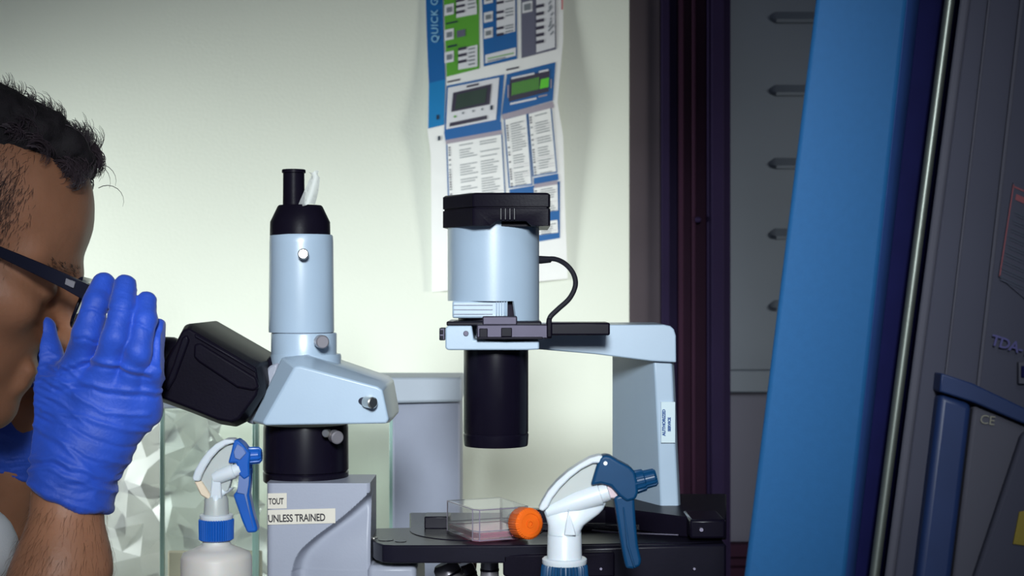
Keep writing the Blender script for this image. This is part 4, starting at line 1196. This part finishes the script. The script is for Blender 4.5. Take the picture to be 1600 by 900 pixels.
def build_glove(far=False):
    if not far:
        lo = W3(8, 830, 1.08); hi = W3(300, 395, 1.25)
    else:
        lo = W3(-190, 790, 1.26); hi = W3(330, 440, 1.48)
    lo = np.minimum(lo, hi) ; hi_ = np.maximum(W3(8, 830, 1.08) if not far else W3(-190, 790, 1.26), hi)
    lo = np.array([lo[0], 1.09 if not far else 1.30, W3(0, 830, 1.16)[2] if not far else W3(0, 800, 1.38)[2]])
    hi_ = np.array([hi_[0], 1.235 if not far else 1.46, W3(0, 400, 1.14)[2] if not far else W3(0, 440, 1.34)[2]])
    f = Field(lo, hi_, 0.00125)
    def Q(px, py, d):
        if not far: return np.array(W3(px, py, d))
        p = np.array(W3(px, py, d))                    # mirrored through the head's middle plane
        p[1] = 2 * HD - p[1]; return p + np.array([-0.117, 0.006, -0.008])
    def chain(pts, rs, k=0.004):
        for (a, b), (ra, rb) in zip(zip(pts, pts[1:]), zip(rs, rs[1:])): f.cap(a, b, ra, rb, k)
    # fingers: knuckle -> middle joint -> last joint -> tip
    chain([Q(114, 600, 1.158), Q(136, 522, 1.139), Q(150, 474, 1.146), Q(161, 444, 1.158)], [.0118, .0108, .0098, .0088], .0025)
    chain([Q(156, 610, 1.148), Q(181, 528, 1.131), Q(191, 484, 1.138), Q(195, 447, 1.150)], [.0116, .0104, .0097, .0086], .0025)
    chain([Q(197, 616, 1.150), Q(216, 548, 1.132), Q(226, 500, 1.139), Q(229, 470, 1.148)], [.0108, .0096, .0086, .0072], .0025)
    chain([Q(224, 634, 1.158), Q(238, 580, 1.143), Q(245, 536, 1.148), Q(247, 512, 1.156)], [.0100, .0088, .0080, .0070], .0025)
    # thumb
    chain([Q(84, 690, 1.170), Q(68, 610, 1.162), Q(72, 556, 1.166), Q(69, 512, 1.172)], [.0150, .0140, .0104, .0088], .010)
    # palm
    f.cap(Q(112, 740, 1.152), Q(118, 600, 1.158), .0245, .0155, .016)
    f.cap(Q(112, 740, 1.152), Q(156, 606, 1.150), .0245, .0150, .014)
    f.cap(Q(118, 735, 1.154), Q(194, 618, 1.152), .0235, .0150, .014)
    f.cap(Q(130, 725, 1.156), Q(218, 640, 1.158), .0215, .0145, .014)
    f.cap(Q(74, 700, 1.166), Q(66, 630, 1.164), .0150, .0135, .016)
    f.cap(Q(74, 700, 1.166), Q(108, 620, 1.158), .0150, .0140, .02)
    f.cap(Q(80, 715, 1.160), Q(150, 690, 1.156), .018, .020, .02)
    # wrist and cuff
    wr = .0268
    f.cap(Q(108, 740, 1.152), Q(107, 806, 1.1485), wr, wr + .0012, .012)
    f.ell(Q(140, 778, 1.150), (.0155, .020, .008), .010)
    # hollow the cuff for the wrist to come out of
    cut_p = Q(110, 771, 1.148)
    sgn = -1 if far else 1
    s = f.sub(f.lo, f.lo + f.h * f.n, 0); sl, X, Y, Z = s
    xpx = (X - Q(105, 760, 1.15)[0])
    edge = Q(110, 770, 1.15)[2] - xpx * 0.42 + 0.0013 * np.sin(xpx * 210 + 1) + 0.0012 * np.sin(Y * 150 + X * 60)
    f.D = np.maximum(f.D, (edge - Z).astype(np.float32))
    a, b = np.array(Q(107, 820, 1.1485)), np.array(Q(107, 772, 1.150))
    f.cap(a, b, wr - .0012, wr - .002, .002, 'sub')
    wdir = np.array([0.30, 0, 1.0]); wdir /= np.linalg.norm(wdir)
    cen = Q(130, 640, 1.15); wz = Q(107, 745, 1.15)[2]; base_z = Q(0, 700, 1.15)[2]
    tb = Q(90, 600, 1.16); fz = Q(0, 575, 1.14)[2]
    def disp(p):
        q = p - cen
        warp = (vnoise(p * 38) - 0.5) * 0.010 + (vnoise(p * 15 + 7) - .5) * 0.02
        # folds run across the hand, sloping down towards the little finger
        across = q @ np.array([0.34, 0.2, 0.92]) + warp * 1.2
        along = q @ np.array([0.92, 0.1, -0.34])
        out = np.zeros(len(p))
        for sc_, am, of in ((80, 0.0026, 0), (135, 0.0015, 11)):
            n = np.stack([across * sc_ + of, along * 16 + 3 + of, q[:, 1] * 14 + 5], 1)
            r = np.clip(1 - np.abs(2 * vnoise(n) - 1) * 1.25, 0, 1) ** 3
            msk = np.clip((vnoise(p * 24 + 3 + of) - 0.35) * 2.6, 0, 1)
            out += r * am * msk
        g = np.exp(-((p[:, 2] - wz) / 0.014) ** 2)
        out += g * 0.0012 * (1 - np.abs(2 * vnoise(np.stack([p[:, 2] * 300 + warp * 200, p[:, 0] * 60, p[:, 1] * 60], 1)) - 1)) ** 2
        tz = np.exp(-(((p[:, 0] - tb[0]) / 0.012) ** 2 + ((p[:, 2] - tb[2]) / 0.03) ** 2))
        out += tz * 0.0006 * np.sin((p[:, 2] + 0.5 * p[:, 0]) * 1150 + warp * 500)
        fm = np.clip((p[:, 2] - fz) / 0.01, 0, 1)
        out = out * (1 - 0.8 * fm)
        out += fm * 0.0006 * (vnoise(p * 110) - 0.5) * 2
        pxx = p[:, 0] / 1.145 * F + 800 if not far else None
        if not far:
            pz = 450 + (CZ - p[:, 2]) / 1.145 * F
            wob = (vnoise(p * 90) - .5) * 6
            for amp, wd, line in FOLDS:
                best = np.full(len(p), 1e9)
                for (xa, ya), (xb, yb) in zip(line, line[1:]):
                    L2 = (xb - xa) ** 2 + (yb - ya) ** 2
                    t = np.clip(((pxx - xa) * (xb - xa) + (pz + wob - ya) * (yb - ya)) / L2, 0, 1)
                    best = np.minimum(best, (pxx - xa - t * (xb - xa)) ** 2 + (pz + wob - ya - t * (yb - ya)) ** 2)
                out += amp * np.exp(-best / wd ** 2) * (nrm_ok(p))
        # rolled bead at the cuff's rim
        xx = p[:, 0] - Q(105, 760, 1.15)[0]
        ed = Q(110, 770, 1.15)[2] - xx * 0.42
        out += 0.0008 * np.exp(-((p[:, 2] - ed - 0.0012) / 0.0010) ** 2) + 0.0014 * np.clip((ed + 0.014 - p[:, 2]) / 0.014, 0, 1) ** 2
        return out
    return f.mesh('glove', M['glove'], pr, disp)
build_glove(False)
build_glove(True)

# ---- hair
def in_hair(l):
    """is a point of the scalp (head-local, unscaled) haired?"""
    x, y, z = l
    line = 0.062 - 0.50 * max(0, x - 0.045) * 0
    front = x - (0.078 - 0.30 * abs(y) / 0.07 * 0.05)
    return True
def hair_cap():
    f = Field(H(-.14, -.11, -.10) - 0.03, H(.13, .11, .17) + 0.03, 0.0025)
    lo = np.minimum(HO - 0.17, HO); f = Field(HO - np.array([.17, .13, .16]), HO + np.array([.17, .13, .20]), 0.0025)
    def he(c, r, k=0.012, op='add'): f.ell(H(*c), np.array(r) * HS, k, HR, op)
    he((-.022, 0, .028), (.0985, .0775, .087))
    he((-.060, 0, -.01), (.052, .066, .075), .02)
    f.cap(H(.006, -.034, .092), H(.006, .034, .092), .023, .023, .02)
    f.cap(H(.038, -.034, .093), H(.038, .034, .093), .020, .020, .02)
    f.cap(H(.060, -.032, .090), H(.060, .032, .090), .015, .015, .012)
    f.cap(H(.072, -.026, .084), H(.072, .026, .084), .010, .010, .01)
    # forehead and temples stay bare
    he((.102, 0, .010), (.054, .13, .066), .006, 'sub')
    he((.050, 0, .018), (.030, .13, .050), .006, 'sub')
    he((.062, 0, -.070), (.085, .13, .082), .006, 'sub')
    for s in (-1, 1): he((-.008, s * .085, -.02), (.022, .02, .036), .004, 'sub')
    def disp(p): return 0.004 * (vnoise(p * 95) - 0.4) + 0.002 * (vnoise(p * 260) - .5)
    o = f.mesh('hair', M['hair_base'], pr, disp)
    return o
hair = hair_cap()

def curve_tufts(name, splines, m, parent, radius):
    """fine strands as three-sided tapering tubes, one mesh"""
    V, Fc = [], []; base = 0
    for pts in splines:
        pts = np.array([np.array(p, float) for p in pts]); n = len(pts)
        t = np.gradient(pts, axis=0); t /= np.maximum(np.linalg.norm(t, axis=1, keepdims=True), 1e-9)
        u = np.cross(t, [0.31, 0.85, 0.42]); u /= np.maximum(np.linalg.norm(u, axis=1, keepdims=True), 1e-9); v = np.cross(t, u)
        r = radius * (1.0 - 0.75 * (np.arange(n) / (n - 1)) ** 1.5)[:, None]
        ring = np.stack([pts + r * (math.cos(a) * u + math.sin(a) * v) for a in (0, 2.094, 4.189)], 1)
        V.append(ring.reshape(-1, 3))
        for i in range(n - 1):
            for k in range(3):
                Fc.append((base + 3 * i + k, base + 3 * i + (k + 1) % 3, base + 3 * i + 3 + (k + 1) % 3, base + 3 * i + 3 + k))
        base += 3 * n
    V = np.concatenate(V).astype(np.float32); Fc = np.array(Fc, np.int32)
    me = bpy.data.meshes.new(name); me.vertices.add(len(V)); me.vertices.foreach_set('co', V.ravel())
    me.loops.add(Fc.size); me.loops.foreach_set('vertex_index', Fc.ravel())
    me.polygons.add(len(Fc)); me.polygons.foreach_set('loop_start', (np.arange(len(Fc)) * 4).astype(np.int32))
    me.update(calc_edges=True)
    return finish(me, name, m, parent, True, 180)
rs = random.Random(11)
long_s, short_s = [], []
def local_dir(x, y, z): return HR @ np.array([x, y, z])
# long curled locks on top: clumps
for c in range(800):
    t = rs.random(); y = rs.uniform(-.062, .062)
    x = -0.09 + 0.178 * t ** 0.8
    # outline of the mass, height over x
    if abs(x) > .068: x = .068 - rs.random() * .02
    zt = 0.118 - 3.4 * max(0, x) ** 2 - 4.8 * max(0, -x - 0.02) ** 2 - abs(y) ** 2 * 7
    if x > .035: y *= .7
    base = np.array([x, y, zt - 0.008])
    fw = 0.5 + 0.5 * rs.random(); side = rs.uniform(-.5, .5); cur = rs.uniform(0.7, 1.5) * (1 if rs.random() < .85 else -1)
    L = rs.uniform(.012, .024) * (1.0 if x > .05 else 0.85)
    for k in range(13):
        b = base + np.array([rs.gauss(0, .0016), rs.gauss(0, .0020), rs.gauss(0, .0012)])
        d0 = np.array([fw, side, 0.35 + 0.25 * rs.random()]); d0 /= np.linalg.norm(d0)
        pts = []; p = b.copy(); dv = d0.copy(); n = 9; l = L * rs.uniform(.7, 1.15)
        for i in range(n):
            pts.append(H(*p)); p = p + dv * l / (n - 1) * 1.25
            a = cur * (0.20 + 0.05 * i) + rs.gauss(0, .04)
            ca, sa = math.cos(a), math.sin(a)
            dv = np.array([dv[0] * ca + dv[2] * sa, dv[1] * 0.96 + side * .04, -dv[0] * sa + dv[2] * ca]); dv /= np.linalg.norm(dv)
        long_s.append(pts)
# a few fly-aways
for c in range(6):
    x = rs.uniform(-.03, .092); zt = 0.118 - 5.6 * max(0, x) ** 2
    p = np.array([x, rs.uniform(-.05, .05), zt]); dv = np.array([rs.uniform(.3, 1), rs.uniform(-.3, .3), rs.uniform(.1, .9)]); dv /= np.linalg.norm(dv)
    pts = []
    cur = rs.uniform(.05, .35)
    for i in range(9):
        pts.append(H(*p)); p = p + dv * .004; a = cur; ca, sa = math.cos(a), math.sin(a)
        dv = np.array([dv[0] * ca + dv[2] * sa, dv[1], -dv[0] * sa + dv[2] * ca])
    long_s.append(pts)
curve_tufts('curly_locks', long_s, M['hair'], hair, 0.00040)
# clipped sides fading towards the temple, brows and arm hairs grow from the skin mesh itself
me_ = body_p.data; nv_ = len(me_.vertices)
co = np.empty(nv_ * 3, np.float32); me_.vertices.foreach_get('co', co); co = co.reshape(-1, 3).astype(float)
no = np.empty(nv_ * 3, np.float32); me_.vertices.foreach_get('normal', no); no = no.reshape(-1, 3).astype(float)
loc = ((co - HO) @ HR) / HS; nloc = no @ HR
X_, Z_ = loc[:, 0], loc[:, 2]
lim = np.where(Z_ < .047, .031, np.where(Z_ < .075, .031 - (Z_ - .047) * .5, .017 + (Z_ - .075) * 1.0))
lim = lim + .021
okh = (X_ < lim + .004) & (Z_ > -.06) & (Z_ < .13) & (np.abs(loc[:, 1]) < .1) & (X_ > -.12) & ~((np.abs(X_ + .008) < .022) & (Z_ < .016))
cand = np.nonzero(okh)[0]; 
while len(short_s) < 60000:
    i = cand[rs.randrange(len(cand))]
    x, z = X_[i], Z_[i]
    if rs.random() > min(1, max(.08, (lim[i] - x) / .02)): continue
    if z < -.015 and rs.random() < (-.015 - z) / .05: continue
    n = nloc[i]; b = loc[i] + np.array([rs.uniform(-.002, .002), 0, rs.uniform(-.002, .002)])
    dv = n * 0.30 + np.array([rs.uniform(-.5, .2), 0, -.9 + rs.uniform(-.3, .3)]); dv /= np.linalg.norm(dv)
    L = 0.003 + 0.005 * max(0, min(1, (z + .02) / .08))
    short_s.append([H(*(b - n * .001)), H(*(b + dv * L * .5)), H(*(b + dv * L + n * -.0003))])
curve_tufts('clipped_hair', short_s, M['hair_short'], hair, 0.00018)
for s in (-1, 1):
    br = []
    y_ = loc[:, 1] * s
    cb_ = np.nonzero((X_ > .06) & (y_ > .012) & (y_ < .048) & (Z_ > .001) & (Z_ < .009))[0]
    for k in range(260):
        i = cb_[rs.randrange(len(cb_))]; b = loc[i]; n = nloc[i]
        dv = n * .25 + np.array([-.5, s * .6, .2 + rs.uniform(-.2, .3)]); dv /= np.linalg.norm(dv)
        br.append([H(*(b - n * .0005)), H(*(b + dv * .003)), H(*(b + dv * .006 - n * .0005))])
    curve_tufts('eyebrow', br, M['hair_short'], hair, 0.00015)
ah = []
A1 = np.array(NW2); A0 = np.array(NW1)
ca_ = np.nonzero((co[:, 1] < 1.19) & (co[:, 0] > -.43) & (co[:, 2] < A1[2] - .004) & (co[:, 2] > .80))[0]
ax_ = (A0 - A1) / np.linalg.norm(A0 - A1)
for k in range(3200):
    i = ca_[rs.randrange(len(ca_))]; n = no[i]; L = rs.uniform(.006, .012)
    dv = ax_ * 0.9 + n * 0.35 + np.array([rs.uniform(-.5, .1), 0, 0]); dv /= np.linalg.norm(dv)
    b = co[i] + np.array([rs.uniform(-.002, .002), 0, rs.uniform(-.002, .002)])
    ah.append([b, b + dv * L * .5, b + dv * L * .8 + ax_ * L * .25])
curve_tufts('forearm_hair', ah, M['arm_hair'], body_p, 0.00009)

# ---- glasses (worn)
gd = HD - 0.0905
gl = thing('eyeglasses', '', '', (0, 0, 0)); del gl['label'], gl['category']
gl.parent = pr; gl.matrix_parent_inverse = Matrix.Translation(-Vector(pr.location))
def gfin(o): return o
def temple(s):
    d = HD + s * (HD - 1.170) if s > 0 else 1.170
    def q(px, py, dd): return P(px, py, dd) if s < 0 else P(px, py, dd)
    pts = [P(-150, 330, d + (0.008 if s < 0 else -.008)), P(0, 393.5, d), P(60, 420, d), P(105, 441, d), P(139, 459, d + (.004 if s < 0 else -.004))]
    if s > 0:
        near = [P(-150, 330, 1.178), P(0, 393.5, 1.17), P(60, 420, 1.17), P(105, 441, 1.17), P(139, 459, 1.174)]
        pts = []
        for p in near:
            l = HR.T @ (np.array(p) - HO); l[1] = -l[1]; pts.append(Vector(HO + HR @ l))
    bm = bmesh.new(); rings = []
    for i, p in enumerate(pts):
        t = (pts[min(i + 1, 4)] - pts[max(i - 1, 0)]).normalized(); up = Vector((-t.z, 0, t.x)).normalized()
        if up.z < 0: up = -up
        h = (0.0030, .0040, .0050, .0056, .0062)[i]; w = .0012
        rings.append([p + up * h + Vector((0, -w, 0)), p + up * h + Vector((0, w, 0)), p - up * h + Vector((0, w, 0)), p - up * h + Vector((0, -w, 0))])
    bm_rings(bm, rings)
    return from_bm(bm, 'temple', M['frame_black'], gl, True, 0.0006, 2)
t1 = temple(-1); temple(1)
prism('hinge_plate', [(104, 434.5), (118.5, 441), (116, 450.5), (102, 444)], 1.1683, 1.170, M['steel'], t1, 0.0002, 1, 1.17)
# front frame and lenses, in the head's frame
gx = 0.1165
def gp(x, y, z): return Vector(H(x, y, z))
bm = bmesh.new()
for s in (-1, 1):
    loop = []
    for k in range(28):
        a = 2 * math.pi * k / 28; ca, sa = math.cos(a), math.sin(a)
        y = s * .034 + .026 * (abs(ca) ** .7) * (1 if ca > 0 else -1); z = -.016 + .0165 * (abs(sa) ** .7) * (1 if sa > 0 else -1)
        loop.append(gp(gx - 0.10 * abs(y) , y, z))
    loop.append(loop[0]); bm_sweep(bm, loop, [(.0015, .0015)] * len(loop), 8)
bm_sweep(bm, [gp(gx, -.010, -.008), gp(gx + .003, 0, -.005), gp(gx, .010, -.008)], .0018, 8)
for s in (-1, 1):
    bm_sweep(bm, [gp(gx - .006, s * .030, .001), gp(gx - .008, s * .060, .001), gp(gx - .012, s * .075, .0)], [(.0055, .0018), (.0055, .0018), (.006, .002)], 8)
from_bm(bm, 'front_frame', M['frame_black'], gl)
for s in (-1, 1):
    bm = bmesh.new(); c = []
    for k in range(28):
        a = 2 * math.pi * k / 28; ca, sa = math.cos(a), math.sin(a)
        y = s * .034 + .0255 * (abs(ca) ** .7) * (1 if ca > 0 else -1); z = -.016 + .016 * (abs(sa) ** .7) * (1 if sa > 0 else -1)
        c.append(gp(gx - .1 * abs(y), y, z))
    off = Vector(HR @ np.array([-.0015, 0, 0]))
    bm_rings(bm, [c, [p + off for p in c]])
    from_bm(bm, 'lens', M['lens'], gl, False)

# ---- clothing and stool
def cloth(name, prims, m, h=0.006, lo=(-1.15, 0.88, 0.0), hi=(-0.28, 1.64, 1.15), cuts=(), amp=.006):
    f = Field(lo, hi, h)
    for p in prims:
        if p[0] == 'c': f.cap(*p[1:])
        else: f.ell(*p[1:])
    for c in cuts: f.plane_cut(*c)
    return f.mesh(name, m, pr, lambda p: amp * (vnoise(p * 22) - 0.5) + amp * .4 * (vnoise(p * 60) - .5))
cloth('lab_coat', [('c', (-0.70, 1.10, .955), (-0.70, 1.42, .955), .080, .080, .06), ('e', (-0.71, 1.26, .80), (.150, .190, .23), .06),
                   ('e', (-0.77, 1.26, .58), (.150, .19, .16), .06), ('c', (-0.76, 1.17, .52), (-0.50, 1.15, .52), .098, .08, .05), ('c', (-0.76, 1.35, .52), (-0.50, 1.37, .52), .098, .08, .05),
                   ('c', (-0.70, 1.06, .955), (-0.435, 1.098, .825), .064, .056, .03), ('c', (-0.70, 1.46, .955), (-0.455, 1.425, .825), .064, .056, .03),
                   ('c', (-0.66, 1.14, 1.0), (-0.66, 1.38, 1.0), .03, .03, .05),
                   ('c', (-0.56, 1.17, .90), (-0.424, 1.20, .966), .06, .036, .04)], M['coat'], 0.005)
cloth('trousers', [('c', (-0.72, 1.16, .55), (-0.45, 1.15, .54), .094, .078, .02), ('c', (-0.46, 1.15, .54), (-0.50, 1.15, .14), .068, .055, .02),
                   ('c', (-0.72, 1.36, .55), (-0.45, 1.37, .54), .094, .078, .02), ('c', (-0.46, 1.37, .54), (-0.50, 1.37, .14), .068, .055, .02)], M['trousers'], 0.007)
for yk in (1.15, 1.37):
    cloth('shoe', [('c', (-0.51, yk, .08), (-0.36, yk, .062), .044, .036, .03), ('c', (-0.53, yk, .02), (-0.35, yk, .02), .042, .040, .02)], M['black_rubber'], 0.006, (-.62, yk - .08, 0.004), (-.28, yk + .08, .16), (((0, 0, .005), (0, 0, -1)),), .001)
st = thing('laboratory_stool', 'round black laboratory stool under the seated person', 'stool', (-0.80, 1.26, 0))
revolve('seat', (-0.80, 1.26, 0.375), (0, 0, 1), [(0, .15), (.01, .17), (.035, .17), (.045, .15)], M['black_plastic'], st, 48)
rod('pole', (-0.80, 1.26, .06), (-0.80, 1.26, .375), .02, .02, M['chrome'], st)
for k in range(5):
    a = 2 * math.pi * k / 5 + .3; c = Vector((-0.80 + .24 * math.cos(a), 1.26 + .24 * math.sin(a), .035))
    lg = sweep('leg', [(-0.80, 1.26, .08), tuple(c + Vector((0, 0, .03)))], .014, M['chrome'], st, 10)
    revolve('caster', c + Vector((0, -.01, -.01)), (0, 1, 0), [(0, .022), (.002, .025), (.018, .025), (.02, .022)], M['black_rubber'], lg, 24)
